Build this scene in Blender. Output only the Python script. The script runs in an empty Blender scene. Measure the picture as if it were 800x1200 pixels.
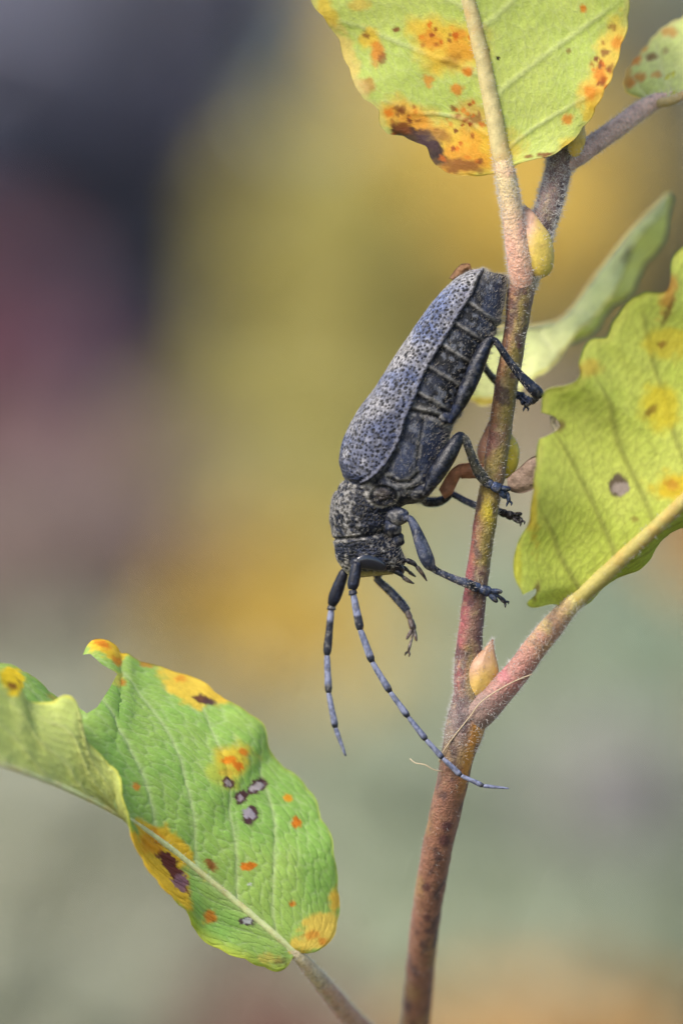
import bpy, math, random
import numpy as np
from mathutils import Vector

random.seed(7)
RNG = np.random.default_rng(11)
SC = bpy.context.scene
COL = SC.collection

# ------------------------------------------------------------------ camera, sky, sun, exposure
# 1 unit = 1 cm.  The beetle's plane is Y = 0; 164 model steps ("steps") to the cm.
S, D0, ZC = 164.0, 40.0, 48.0
cam = bpy.data.cameras.new('camera')
cam.sensor_fit = 'VERTICAL'; cam.sensor_height = 36.0; cam.sensor_width = 24.0
cam.lens = 36.0 * D0 / (1200.0 / S)
cam.clip_start = 0.5; cam.clip_end = 100000.0
cam.dof.use_dof = True; cam.dof.focus_distance = D0 - 0.12
cam.dof.aperture_fstop = cam.lens * 0.001 / 1.65
cam_o = bpy.data.objects.new('camera', cam); COL.objects.link(cam_o)
cam_o.location = (0, -D0, ZC); cam_o.rotation_euler = (math.radians(90), 0, 0)
SC.camera = cam_o

SUN_EL, SUN_AZ = math.radians(43), math.radians(222)      # azimuth clockwise from +Y
world = bpy.data.worlds.new('World'); SC.world = world; world.use_nodes = True
wn = world.node_tree.nodes; wl = world.node_tree.links; wn.clear()
sky = wn.new('ShaderNodeTexSky'); sky.sky_type = 'NISHITA'; sky.sun_disc = False
sky.sun_elevation = SUN_EL; sky.sun_rotation = SUN_AZ
sky.air_density = 1.0; sky.dust_density = 2.5; sky.ozone_density = 1.0
bg = wn.new('ShaderNodeBackground'); bg.inputs['Strength'].default_value = 0.13
wo = wn.new('ShaderNodeOutputWorld')
wl.new(sky.outputs[0], bg.inputs[0]); wl.new(bg.outputs[0], wo.inputs[0])
sun = bpy.data.lights.new('sun', 'SUN'); sun.energy = 1.5; sun.angle = math.radians(16); sun.color = (1.0, 0.94, 0.86)
sun_o = bpy.data.objects.new('sun', sun); COL.objects.link(sun_o)
sdir = Vector((math.cos(SUN_EL) * math.sin(SUN_AZ), math.cos(SUN_EL) * math.cos(SUN_AZ), math.sin(SUN_EL)))
sun_o.rotation_euler = sdir.to_track_quat('Z', 'Y').to_euler(); sun_o.location = sdir * 400
SC.view_settings.view_transform = 'Standard'; SC.view_settings.look = 'None'
SC.view_settings.gamma = 1.0; SC.view_settings.use_curve_mapping = False
SC.view_settings.exposure = 1.18

# ------------------------------------------------------------------ small maths
def lin(c):
    c = np.asarray(c, float) / 255.0
    return np.where(c <= 0.04045, c / 12.92, ((c + 0.055) / 1.055) ** 2.4)

def P(v):
    """model steps (x right, y down, d away) -> world cm; v is (...,3)"""
    v = np.asarray(v, float)
    Y = v[..., 2] / S; f = (D0 + Y) / D0
    return np.stack([(v[..., 0] - 400) / S * f, Y, ZC + (600 - v[..., 1]) / S * f], -1)

_perm = np.random.default_rng(3).random(4096)
def _hash(ix, iy, iz, seed):
    h = (ix * 73856093) ^ (iy * 19349663) ^ (iz * 83492791) ^ (seed * 2654435)
    return _perm[(h ^ (h >> 7)) & 4095]
def vnoise(p, seed=0):
    p = np.asarray(p, float)
    i = np.floor(p).astype(np.int64); f = p - i; f = f * f * (3 - 2 * f)
    out = 0
    for a in (0, 1):
        for b in (0, 1):
            for c in (0, 1):
                w = (f[..., 0] if a else 1 - f[..., 0]) * (f[..., 1] if b else 1 - f[..., 1]) * (f[..., 2] if c else 1 - f[..., 2])
                out = out + w * _hash(i[..., 0] + a, i[..., 1] + b, i[..., 2] + c, seed)
    return out
def fbm(p, size, octv=4, seed=0):
    p = np.asarray(p, float) / size; s = 0; a = 0.5; tot = 0
    for k in range(octv):
        s = s + a * vnoise(p, seed + k); tot += a; p = p * 2.03 + 11.7; a *= 0.5
    return s / tot
def voro(x, y, seed=0):
    """2-D cellular noise: F1, F2 and a cell number"""
    ix = np.floor(x).astype(np.int64); iy = np.floor(y).astype(np.int64)
    f1 = np.full(x.shape, 9.0); f2 = np.full(x.shape, 9.0); cid = np.zeros(x.shape)
    for a in (-1, 0, 1):
        for b in (-1, 0, 1):
            cx = ix + a; cy = iy + b; z = np.zeros_like(cx)
            px = cx + 0.1 + 0.8 * _hash(cx, cy, z, seed + 1); py = cy + 0.1 + 0.8 * _hash(cx, cy, z, seed + 2)
            d = np.hypot(px - x, py - y)
            n = d < f1
            f2 = np.where(n, f1, np.minimum(f2, d)); cid = np.where(n, _hash(cx, cy, z, seed + 3), cid); f1 = np.where(n, d, f1)
    return f1, f2, cid
def sst(a, b, x):
    t = np.clip((x - a) / (b - a), 0, 1); return t * t * (3 - 2 * t)
def mix(a, b, t):
    t = np.asarray(t)[..., None]; return np.asarray(a) * (1 - t) + np.asarray(b) * t
def catmull(pts, step=4.0, stepfn=None):
    """Catmull-Rom through rows of pts (first 3 columns are the point; more columns ride along)"""
    p = np.asarray(pts, float); out = []
    q = np.vstack([2 * p[0] - p[1], p, 2 * p[-1] - p[-2]])
    for i in range(1, len(q) - 2):
        L = np.linalg.norm(q[i + 1][:3] - q[i][:3]); st = stepfn(q[i]) if stepfn else step
        n = max(2, int(L / st)); t = (np.arange(n) / n)[:, None]
        a, b, c, d = q[i - 1], q[i], q[i + 1], q[i + 2]
        # centripetal-ish: limit tangents by the chord so uneven spacing does not overshoot
        la = np.linalg.norm(b[:3] - a[:3]) + 1e-6; lc = np.linalg.norm(d[:3] - c[:3]) + 1e-6
        m1 = (c - a) * L / (L + la); m2 = (d - b) * L / (L + lc)
        t2, t3 = t * t, t * t * t
        out.append((2 * t3 - 3 * t2 + 1) * b + (t3 - 2 * t2 + t) * m1 + (-2 * t3 + 3 * t2) * c + (t3 - t2) * m2)
    out.append(p[-1][None]); return np.vstack(out)
def resample(c, n, u=None):
    L = np.r_[0, np.cumsum(np.linalg.norm(np.diff(c[:, :3], axis=0), axis=1))]; L /= L[-1]
    if u is None: u = np.linspace(0, 1, n)
    return np.stack([np.interp(u, L, c[:, k]) for k in range(c.shape[1])], -1)
def segdist(x, y, poly):
    poly = np.asarray(poly, float); best = np.full(np.shape(x), 1e9)
    for (ax, ay), (bx, by) in zip(poly[:-1], poly[1:]):
        vx, vy = bx - ax, by - ay; t = np.clip(((x - ax) * vx + (y - ay) * vy) / (vx * vx + vy * vy + 1e-9), 0, 1)
        best = np.minimum(best, np.hypot(x - ax - t * vx, y - ay - t * vy))
    return best

# ------------------------------------------------------------------ materials
def new_mat(name):
    m = bpy.data.materials.new(name); m.use_nodes = True
    n = m.node_tree.nodes; n.clear(); return m, n, m.node_tree.links
def attr_mat(name, rough=0.6, spec=0.3, transl=0.0, bump=0.3, size=3.0, vary=0.35, vsize=9.0, coat=0.0, sheen=0.0, tcol=(1, 1, 1)):
    """base colour from the mesh's own colour layer, broken up by procedural noise, with fine relief"""
    m, n, l = new_mat(name)
    at = n.new('ShaderNodeAttribute'); at.attribute_name = 'Col'
    tc = n.new('ShaderNodeTexCoord')
    n1 = n.new('ShaderNodeTexNoise'); n1.inputs['Scale'].default_value = S / vsize; n1.inputs['Detail'].default_value = 5; n1.inputs['Roughness'].default_value = 0.65
    n2 = n.new('ShaderNodeTexNoise'); n2.inputs['Scale'].default_value = S / size; n2.inputs['Detail'].default_value = 4
    mr = n.new('ShaderNodeMapRange'); mr.inputs['From Min'].default_value = 0.25; mr.inputs['From Max'].default_value = 0.75
    mr.inputs['To Min'].default_value = 1 - vary; mr.inputs['To Max'].default_value = 1 + vary
    mul = n.new('ShaderNodeVectorMath'); mul.operation = 'SCALE'
    pb = n.new('ShaderNodeBsdfPrincipled'); pb.inputs['Roughness'].default_value = rough
    pb.inputs['Specular IOR Level'].default_value = spec; pb.inputs['Coat Weight'].default_value = coat; pb.inputs['Coat Roughness'].default_value = 0.25
    pb.inputs['Sheen Weight'].default_value = sheen; pb.inputs['Sheen Roughness'].default_value = 0.5
    bp = n.new('ShaderNodeBump'); bp.inputs['Strength'].default_value = bump; bp.inputs['Distance'].default_value = size / S
    out = n.new('ShaderNodeOutputMaterial')
    l.new(tc.outputs['Object'], n1.inputs['Vector']); l.new(tc.outputs['Object'], n2.inputs['Vector'])
    l.new(n1.outputs['Fac'], mr.inputs['Value']); l.new(at.outputs['Color'], mul.inputs[0]); l.new(mr.outputs[0], mul.inputs['Scale'])
    l.new(mul.outputs[0], pb.inputs['Base Color']); l.new(n2.outputs['Fac'], bp.inputs['Height']); l.new(bp.outputs[0], pb.inputs['Normal'])
    if transl > 0:
        tr = n.new('ShaderNodeBsdfTranslucent'); mx = n.new('ShaderNodeMixShader'); mx.inputs[0].default_value = transl
        tm = n.new('ShaderNodeVectorMath'); tm.operation = 'MULTIPLY'; tm.inputs[1].default_value = tcol
        l.new(mul.outputs[0], tm.inputs[0]); l.new(tm.outputs[0], tr.inputs['Color']); l.new(bp.outputs[0], tr.inputs['Normal'])
        l.new(pb.outputs[0], mx.inputs[1]); l.new(tr.outputs[0], mx.inputs[2]); l.new(mx.outputs[0], out.inputs[0])
    else:
        l.new(pb.outputs[0], out.inputs[0])
    return m
M_LEAF = attr_mat('leaf_blade', 0.55, 0.25, 0.40, 0.35, 2.2, 0.13, 6.0, tcol=(1.15, 1.2, 0.7))
M_RIB = attr_mat('leaf_rib', 0.6, 0.25, 0.10, 0.4, 2.0, 0.18, 6.0)
M_STEM = attr_mat('stem_bark', 0.5, 0.4, 0.0, 0.8, 2.6, 0.45, 4.5, sheen=0.12)
M_BUD = attr_mat('bud_scale', 0.45, 0.4, 0.08, 0.25, 3.0, 0.18, 9.0)
M_DRY = attr_mat('dry_scale', 0.6, 0.3, 0.30, 0.5, 4.0, 0.3, 7.0)
M_ELY = attr_mat('elytron_cuticle', 0.45, 0.25, 0.0, 0.6, 1.4, 0.5, 1.9)
M_BODY = attr_mat('body_cuticle', 0.4, 0.28, 0.0, 1.0, 1.7, 0.85, 2.0)
M_LEG = attr_mat('leg_cuticle', 0.25, 0.38, 0.0, 0.55, 1.6, 0.7, 2.4)
M_EYE = attr_mat('eye_cuticle', 0.16, 0.6, 0.0, 0.12, 1.5, 0.15, 5.0, coat=0.6)
M_ANT = attr_mat('antenna_cuticle', 0.42, 0.3, 0.0, 0.3, 1.8, 0.25, 2.5)
M_BGLEAF = attr_mat('background_foliage', 0.6, 0.2, 0.25, 0.1, 300.0, 0.2, 900.0, tcol=(1.1, 1.1, 0.8))
M_BARK = attr_mat('background_bark', 0.8, 0.2, 0.0, 0.5, 60.0, 0.3, 160.0)
def hair_mat(name, col, transl=0.35):
    m, n, l = new_mat(name)
    d = n.new('ShaderNodeBsdfPrincipled'); d.inputs['Roughness'].default_value = 0.5
    nz = n.new('ShaderNodeTexNoise'); nz.inputs['Scale'].default_value = 20
    mr = n.new('ShaderNodeMixRGB'); mr.inputs[1].default_value = (*col, 1); mr.inputs[2].default_value = (*[c * 0.7 for c in col], 1)
    t = n.new('ShaderNodeBsdfTranslucent'); mx = n.new('ShaderNodeMixShader'); mx.inputs[0].default_value = transl; o = n.new('ShaderNodeOutputMaterial')
    l.new(nz.outputs['Fac'], mr.inputs[0]); l.new(mr.outputs[0], d.inputs['Base Color']); l.new(mr.outputs[0], t.inputs['Color'])
    l.new(d.outputs[0], mx.inputs[1]); l.new(t.outputs[0], mx.inputs[2]); l.new(mx.outputs[0], o.inputs[0]); return m
M_FUZZ = hair_mat('plant_hair', (0.72, 0.70, 0.66))
M_PUB = hair_mat('beetle_hair', (0.55, 0.50, 0.42))
M_SILK = hair_mat('dry_fibre', (0.75, 0.62, 0.42))

# ------------------------------------------------------------------ objects
def tag(o, label, cat, group=None, kind=None):
    if label: o['label'] = label
    if cat: o['category'] = cat
    if group: o['group'] = group
    if kind: o['kind'] = kind
    return o
def empty(name, loc, label, cat, group=None):
    o = bpy.data.objects.new(name, None); COL.objects.link(o); o.location = loc
    o.empty_display_size = 0.3; return tag(o, label, cat, group)
def root_loc(o):
    v = Vector((0, 0, 0))
    while o is not None: v = v + o.location; o = o.parent
    return np.array(v)
def make(name, wv, faces, mat, parent=None, cols=None, smooth=True, kind=None):
    """one mesh object from world-space vertices"""
    wv = np.asarray(wv, float).reshape(-1, 3)
    if parent is not None: wv = wv - root_loc(parent)
    me = bpy.data.meshes.new(name)
    if isinstance(faces, np.ndarray):
        k = faces.shape[1]; me.vertices.add(len(wv)); me.vertices.foreach_set('co', wv.ravel())
        me.loops.add(faces.size); me.loops.foreach_set('vertex_index', faces.ravel().astype(np.int32))
        me.polygons.add(len(faces)); me.polygons.foreach_set('loop_start', np.arange(0, faces.size, k, dtype=np.int32))
        me.update(calc_edges=True); me.validate()
    else:
        me.from_pydata([tuple(v) for v in wv], [], faces)
    if cols is not None:
        a = me.color_attributes.new('Col', 'FLOAT_COLOR', 'POINT')
        c = np.ones((len(wv), 4)); c[:, :3] = np.clip(np.asarray(cols).reshape(-1, 3), 0.002, 0.95)
        a.data.foreach_set('color', c.ravel())
    me.polygons.foreach_set('use_smooth', np.full(len(me.polygons), smooth))
    me.materials.append(mat)
    o = bpy.data.objects.new(name, me); COL.objects.link(o)
    if parent is not None: o.parent = parent
    if kind: o['kind'] = kind
    return o
def gridfaces(n, m, closed=False, off=0, flip=False):
    i = np.arange(n - 1)[:, None]; j = np.arange(m if closed else m - 1)[None]; j2 = (j + 1) % m
    f = np.stack([i * m + j, (i + 1) * m + j, (i + 1) * m + j2, i * m + j2], -1).reshape(-1, 4) + off
    return f[:, ::-1] if flip else f
def normals_grid(g, closed=False):
    a = np.gradient(g, axis=0)
    b = (np.roll(g, -1, 1) - np.roll(g, 1, 1)) if closed else np.gradient(g, axis=1)
    n = np.cross(a, b); return n / (np.linalg.norm(n, axis=-1, keepdims=True) + 1e-9)
def frames(c):
    t = np.gradient(c, axis=0); t /= np.linalg.norm(t, axis=1, keepdims=True) + 1e-9
    u = np.zeros_like(c); ref = np.array([0, 0, -1.0])
    v = ref - t[0] * (ref @ t[0])
    if np.linalg.norm(v) < 0.1: ref = np.array([1.0, 0, 0]); v = ref - t[0] * (ref @ t[0])
    for i in range(len(c)):
        v = v - t[i] * (v @ t[i]); v = v / np.linalg.norm(v); u[i] = v
    return t, u, np.cross(t, u)
def tube_grid(pts, n=18, step=3.0, stepfn=None, flat=1.0, lump=0.0, seed=0, ends=True):
    """pts rows: x,y,d,r.  Returns grid (k,n,3) in steps, the curve and its angles"""
    c = catmull(pts, step, stepfn); p, r = c[:, :3], c[:, 3]
    t, u, w = frames(p); th = np.linspace(0, 2 * math.pi, n, endpoint=False)
    ring = np.cos(th)[None, :, None] * u[:, None] + np.sin(th)[None, :, None] * w[:, None] * flat
    g = p[:, None] + ring * r[:, None, None]
    if lump: g = g + ring * ((fbm(g, 14, 3, seed) - 0.5) * lump)[..., None]
    return g, c, th
def close_tube(g):
    n, m, _ = g.shape; v = g.reshape(-1, 3); f = gridfaces(n, m, True)
    v = np.vstack([v, g[0].mean(0), g[-1].mean(0)]); a, b = n * m, n * m + 1
    j = np.arange(m); j2 = (j + 1) % m
    caps = np.concatenate([np.stack([np.full(m, a), j, j2, j2], -1), np.stack([np.full(m, b), (n - 1) * m + j2, (n - 1) * m + j, (n - 1) * m + j], -1)])
    return v, f, caps
def tube(name, pts, mat, parent, colfn, n=18, step=3.0, stepfn=None, flat=1.0, lump=0.0, seed=0):
    g, c, th = tube_grid(pts, n, step, stepfn, flat, lump, seed)
    v, f, caps = close_tube(g)
    L = np.r_[0, np.cumsum(np.linalg.norm(np.diff(c[:, :3], axis=0), axis=1))]; L = L / L[-1]
    s = np.repeat(L, n); a = np.tile(th, len(L)); s = np.r_[s, 0, 1]; a = np.r_[a, 0, 0]
    cols = colfn(v, s, a) if callable(colfn) else np.tile(np.asarray(colfn), (len(v), 1))
    faces = [tuple(q) for q in f] + [tuple(q[:3]) for q in caps]
    o = make(name, P(v), faces, mat, parent, cols)
    return o, g
def ellipsoid(c, ax, ay, az, n=20, m=14, power=1.0, tip=0.0):
    """closed ellipsoid; ax, ay, az are half-axis vectors, ax is the long one; tip>0 sharpens the +ax end"""
    ph = np.linspace(0.0, math.pi, m)[1:-1]; th = np.linspace(0, 2 * math.pi, n, endpoint=False)
    c, ax, ay, az = map(np.asarray, (c, ax, ay, az))
    u = -np.cos(ph); rr = np.sin(ph) ** power
    if tip: rr = rr * (1 - tip * sst(-0.1, 1.0, u))
    g = c + u[:, None, None] * ax + rr[:, None, None] * (np.cos(th)[None, :, None] * ay + np.sin(th)[None, :, None] * az)
    v = np.vstack([g.reshape(-1, 3), c - ax, c + ax]); k = len(ph); a, b = k * n, k * n + 1
    f = [tuple(q) for q in gridfaces(k, n, True)]
    for j in range(n):
        f.append((a, j, (j + 1) % n)); f.append((b, (k - 1) * n + (j + 1) % n, (k - 1) * n + j))
    return v, f
def join(parts):
    V, F, o = [], [], 0
    for v, f in parts:
        V.append(v); F += [tuple(int(i) + o for i in q) for q in f]; o += len(v)
    return np.vstack(V), F
def hairs(name, base, nrm, lean, length, width, mat, parent, n, jit=0.35, seed=0):
    """n fine tapering hairs rooted on sampled surface points (steps)"""
    r = np.random.default_rng(seed); base = base.reshape(-1, 3); nrm = nrm.reshape(-1, 3)
    k = r.integers(0, len(base), n); b = base[k] - nrm[k] * 0.4
    lean = lean.reshape(-1, 3)[k] if np.ndim(lean) > 1 else np.asarray(lean)[None]
    d = nrm[k] + lean + r.normal(0, jit, (n, 3)); d /= np.linalg.norm(d, axis=1, keepdims=True)
    L = length * r.uniform(0.5, 1.25, n)[:, None]
    side = np.cross(d, np.array([0, 0, 1.0])); side /= np.linalg.norm(side, axis=1, keepdims=True) + 1e-6
    b = b + r.normal(0, 0.8, (n, 3)) * (1 - np.abs(nrm[k]))
    bend = r.normal(0, 0.25, (n, 3)) * L
    mid = b + d * L * 0.55 + bend * 0.35
    v = np.stack([b - side * width / 2, b + side * width / 2, mid + side * width * 0.35, mid - side * width * 0.35, b + d * L + bend], 1).reshape(-1, 3)
    i = np.arange(n)[:, None] * 5
    f = np.concatenate([i + [[0, 1, 2, 3]], np.concatenate([i + [[3, 2, 4]], i + [[4]]], 1)])
    faces = [tuple(q) for q in f[:n]] + [tuple(q[:3]) for q in f[n:]]
    return make(name, P(v), faces, mat, parent, None, True, 'stuff')

# ------------------------------------------------------------------ ground
gn = 60; gx = np.sinh(np.linspace(-1, 1, gn) * 5.5) / math.sinh(5.5) * 30000
GX, GY = np.meshgrid(gx, gx + 100, indexing='ij')
gz = (fbm(np.stack([GX, GY, GX * 0], -1), 60, 3) - 0.5) * 3
gm, n_, l_ = new_mat('meadow_soil')
tc = n_.new('ShaderNodeTexCoord'); nz = n_.new('ShaderNodeTexNoise'); nz.inputs['Scale'].default_value = 0.08; nz.inputs['Detail'].default_value = 8
rp = n_.new('ShaderNodeValToRGB'); rp.color_ramp.elements[0].color = (0.045, 0.05, 0.02, 1); rp.color_ramp.elements[1].color = (0.16, 0.13, 0.06, 1)
pb = n_.new('ShaderNodeBsdfPrincipled'); pb.inputs['Roughness'].default_value = 0.95; ou = n_.new('ShaderNodeOutputMaterial')
l_.new(tc.outputs['Object'], nz.inputs['Vector']); l_.new(nz.outputs['Fac'], rp.inputs[0]); l_.new(rp.outputs[0], pb.inputs['Base Color']); l_.new(pb.outputs[0], ou.inputs[0])
tag(make('ground', np.stack([GX, GY, gz - 1.5], -1), gridfaces(gn, gn), gm), 'brown green meadow ground under the plants', 'ground', kind='structure')

# ------------------------------------------------------------------ background plants, out of focus
def B(px, py, dist):
    f = dist / D0; return np.array([(px - 400) / S * f, dist - D0, ZC + (600 - py) / S * f])
def leaf_cloud(centers, size, cols, rng, face=1.1):
    """leaf-shaped folded blades (6 vertices, 4 triangles) at world points"""
    n = len(centers); d = rng.normal(0, 1, (n, 3)); d[:, 2] -= 0.4; d /= np.linalg.norm(d, axis=1, keepdims=True)
    nn = rng.normal(0, 1, (n, 3)) + np.array([0, -1.2, 0.8]) * face; nn -= d * (nn * d).sum(1, keepdims=True); nn /= np.linalg.norm(nn, axis=1, keepdims=True) + 1e-6
    w = np.cross(d, nn); sz = size * rng.uniform(0.65, 1.25, (n, 1))
    v = np.stack([centers - d * sz * 0.5, centers + w * sz * 0.34 - d * sz * 0.1 + nn * sz * 0.07, centers + w * sz * 0.26 + d * sz * 0.22 + nn * sz * 0.05,
                  centers + d * sz * 0.55 - nn * sz * 0.06, centers - w * sz * 0.26 + d * sz * 0.22 + nn * sz * 0.05, centers - w * sz * 0.34 - d * sz * 0.1 + nn * sz * 0.07], 1)
    i = np.arange(n)[:, None] * 6
    f = np.concatenate([i + [[0, 1, 2, 3]], i + [[0, 3, 4, 5]]])
    return v.reshape(-1, 3), f, np.repeat(cols, 6, 0)
def in_ellipsoid(n, rng):
    p = rng.normal(0, 1, (n, 3)); p /= np.linalg.norm(p, axis=1, keepdims=True); return p * rng.uniform(0.1, 1, (n, 1)) ** 0.45
def wtube(pts, n=8):
    """world-space tapering tube rows: x,y,z,r"""
    c = np.asarray(pts, float); p = resample(catmull(c, 4.0), 14); q = p[:, :3]
    t, u, w = frames(q); th = np.linspace(0, 2 * math.pi, n, endpoint=False)
    g = q[:, None] + (np.cos(th)[None, :, None] * u[:, None] + np.sin(th)[None, :, None] * w[:, None]) * p[:, 3][:, None, None]
    v, f, caps = close_tube(g); return v, [tuple(a) for a in f] + [tuple(a[:3]) for a in caps]
def shrub(name, label, cat, blobs, colors, bark, seed, group=None, lean=0.0):
    """blobs: px,py,dist,rx,ry (steps as seen), depth cm, leaves, leaf size cm"""
    r = np.random.default_rng(seed); pts, sizes = [], []
    c0 = B(*blobs[0][:3]); base = np.array([c0[0] + lean + r.normal(0, 6), c0[1] + r.normal(0, 4), 0.0])
    root = empty(name, base, label, cat, group)
    V, F, C, off, tubes = [], [], [], 0, []
    for (px, py, dist, rx, ry, dp, n, sz) in blobs:
        n, sz = int(n * 2.4), sz * 0.6
        c = B(px, py, dist); k = dist / D0 / S
        pt = c + in_ellipsoid(n, r) * np.array([rx * k, dp, ry * k])
        pt = pt[pt[:, 2] > 2]; n = len(pt)
        ci = np.asarray(colors)[r.integers(0, len(colors), n)] * r.uniform(0.8, 1.2, (n, 1))
        v, f, cc = leaf_cloud(pt, sz, ci, r); V.append(v); F.append(f + off); C.append(cc); off += len(v)
        rad = max(0.35, 0.012 * c[2])
        tubes.append(wtube([(*base, rad), (*(base * 0.6 + c * 0.4 + r.normal(0, 2, 3)), rad * 0.8), (*(base * 0.2 + c * 0.8 + r.normal(0, 2, 3)), rad * 0.55), (*(c + [0, 0, ry * k * 0.6]), rad * 0.25)]))
        for q in range(4):
            e = pt[r.integers(0, n)]; st = base * 0.4 + c * 0.6
            tubes.append(wtube([(*st, rad * 0.45), (*((st + e) / 2 + r.normal(0, 1, 3)), rad * 0.3), (*e, rad * 0.12)], 6))
    make('crown', np.vstack(V), np.vstack(F), M_BGLEAF, root, np.vstack(C))
    v, f = join(tubes); make('trunk', v, f, M_BARK, root, np.tile(lin(bark), (len(v), 1)))
    return root

r = np.random.default_rng(5)
n = 15000
pt = np.stack([r.uniform(-330, 330, n), r.uniform(330, 400, n), r.uniform(3, 300, n)], -1)
tone = fbm(pt * [1, 0.2, 1], 45, 2, 4)[:, None]
hc = mix(lin((120, 132, 106)), lin((148, 142, 134)), sst(0.35, 0.65, tone[:, 0])) * r.uniform(0.75, 1.2, (n, 1))
v, f, c = leaf_cloud(pt, 10.0, hc, r)
tag(make('far_thicket', v, f, M_BGLEAF, None, c), 'far grey-green thicket blurred behind everything', 'thicket', kind='stuff')

PLUM = [lin((82, 86, 104)), lin((76, 80, 96)), lin((88, 88, 106))]
CRIM = [lin((112, 68, 82)), lin((106, 68, 80)), lin((112, 80, 90))]
YEL = [lin((222, 192, 92)), lin((216, 190, 104)), lin((208, 188, 108))]
OLIVE = [lin((186, 174, 100)), lin((178, 170, 104)), lin((172, 164, 106))]
TAN = [lin((196, 172, 144)), lin((188, 168, 142)), lin((184, 166, 146))]
MAUVE = [lin((158, 152, 156)), lin((154, 150, 152))]
TEAL = [lin((144, 170, 148)), lin((150, 170, 150))]
BROWN = [lin((136, 118, 114)), lin((138, 122, 116)), lin((132, 118, 112))]
SAGE = [lin((166, 174, 152)), lin((160, 168, 146)), lin((158, 166, 142))]
shrub('plum_shrub', 'dark plum-coloured blurred shrub behind the crimson one', 'shrub', [(150, 270, 290, 130, 180, 15, 900, 9), (40, 190, 276, 130, 110, 10, 500, 9), (110, 430, 246, 80, 60, 6, 150, 7), (240, 170, 280, 70, 120, 10, 350, 9)], PLUM, (60, 50, 60), 1)
shrub('slate_shrub', 'tall blurred slate-blue shrub rising above the dark plum shrub', 'shrub', [(-130, 20, 290, 240, 180, 12, 800, 9), (150, -40, 286, 210, 130, 12, 800, 9)], [lin((150, 153, 174)), lin((144, 147, 166)), lin((150, 148, 160))], (70, 66, 76), 21)
shrub('crimson_shrub', 'blurred crimson-leaved shrub beside the dark plum shrub', 'shrub', [(-80, 400, 250, 110, 110, 10, 400, 8), (50, 490, 245, 130, 55, 8, 200, 8)], CRIM, (80, 50, 50), 2)
shrub('brown_shrub', 'blurred brownish-mauve shrub low beneath the crimson shrub', 'shrub', [(90, 640, 215, 230, 90, 10, 500, 7)], BROWN, (120, 100, 90), 3)
shrub('olive_sapling', 'blurred olive-yellow sapling behind the beetle back', 'sapling', [(415, 430, 250, 105, 270, 12, 900, 8), (300, 600, 225, 130, 120, 10, 420, 7), (400, 700, 200, 110, 90, 8, 300, 6)], OLIVE, (130, 115, 80), 4)
shrub('yellow_sapling', 'tall blurred yellow-leaved sapling behind the top leaf', 'sapling', [(540, 230, 260, 125, 170, 12, 500, 8), (560, -30, 265, 110, 120, 12, 300, 8), (640, 260, 250, 70, 90, 8, 200, 8)], YEL, (130, 110, 70), 5)
shrub('low_yellow_shrub', 'low blurred bright yellow shrub between beetle antennae and curled leaf', 'shrub', [(325, 735, 145, 85, 70, 5, 280, 4.5), (420, 810, 140, 55, 55, 4, 140, 4.5)], [lin((198, 168, 82)), lin((190, 166, 88)), lin((186, 160, 84))], (130, 110, 70), 6)
shrub('tan_shrub', 'blurred tan pinkish shrub behind the beetle legs', 'shrub', [(615, 570, 190, 60, 80, 7, 170, 5)], TAN, (140, 115, 95), 7)
shrub('sage_shrub', 'broad blurred pale sage-green shrub behind stem and petiole', 'shrub', [(610, 770, 170, 180, 150, 8, 700, 5), (600, 990, 125, 190, 150, 6, 700, 4.2), (450, 960, 120, 80, 120, 5, 330, 4), (640, 1110, 114, 240, 90, 5, 420, 4), (840, 950, 120, 90, 150, 5, 350, 4)], SAGE, (130, 125, 110), 13)
shrub('grey_sapling', 'blurred grey-olive sapling beside the yellow one at the side twig', 'sapling', [(780, 130, 300, 90, 170, 12, 500, 9), (800, 400, 290, 90, 130, 12, 300, 9)], [lin((130, 128, 112)), lin((122, 122, 108))], (110, 105, 95), 16)
shrub('teal_shrub', 'blurred bluish-green shrub under the yellow-green right leaf', 'shrub', [(800, 760, 150, 45, 65, 5, 120, 4)], TEAL, (100, 110, 95), 9)
shrub('mauve_shrub', 'blurred pale mauve-grey shrub low behind the right petiole', 'shrub', [(710, 935, 115, 50, 45, 3, 80, 3.4)], MAUVE, (130, 118, 118), 8)
shrub('moss_shrub', 'broad blurred grey-olive shrub behind and below the curled leaf', 'shrub', [(40, 890, 165, 220, 110, 8, 500, 5), (80, 1050, 135, 250, 190, 6, 1000, 4.5), (330, 1010, 138, 140, 170, 6, 500, 4.5), (60, 1220, 118, 240, 120, 5, 400, 4)], [lin((166, 169, 147)), lin((160, 163, 142)), lin((162, 161, 146))], (125, 118, 104), 14)
shrub('dry_shrub', 'low blurred straw-yellow shrub beside the stem foot', 'shrub', [(640, 1268, 105, 150, 75, 5, 240, 3.4)], [lin((198, 160, 104)), lin((186, 154, 110))], (130, 105, 75), 10)
shrub('dusky_shrub', 'low blurred dusky pink shrub below the curled leaf', 'shrub', [(350, 1240, 115, 110, 80, 5, 180, 3.6)], [lin((146, 116, 104)), lin((142, 116, 106))], (115, 95, 85), 12)
shrub('orange_shrub', 'small blurred orange-yellow shrub peeping out under the right leaf', 'shrub', [(850, 632, 100, 42, 14, 3, 70, 2.4)], [lin((206, 148, 60)), lin((196, 146, 66))], (120, 95, 65), 15, lean=26.0)

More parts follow.
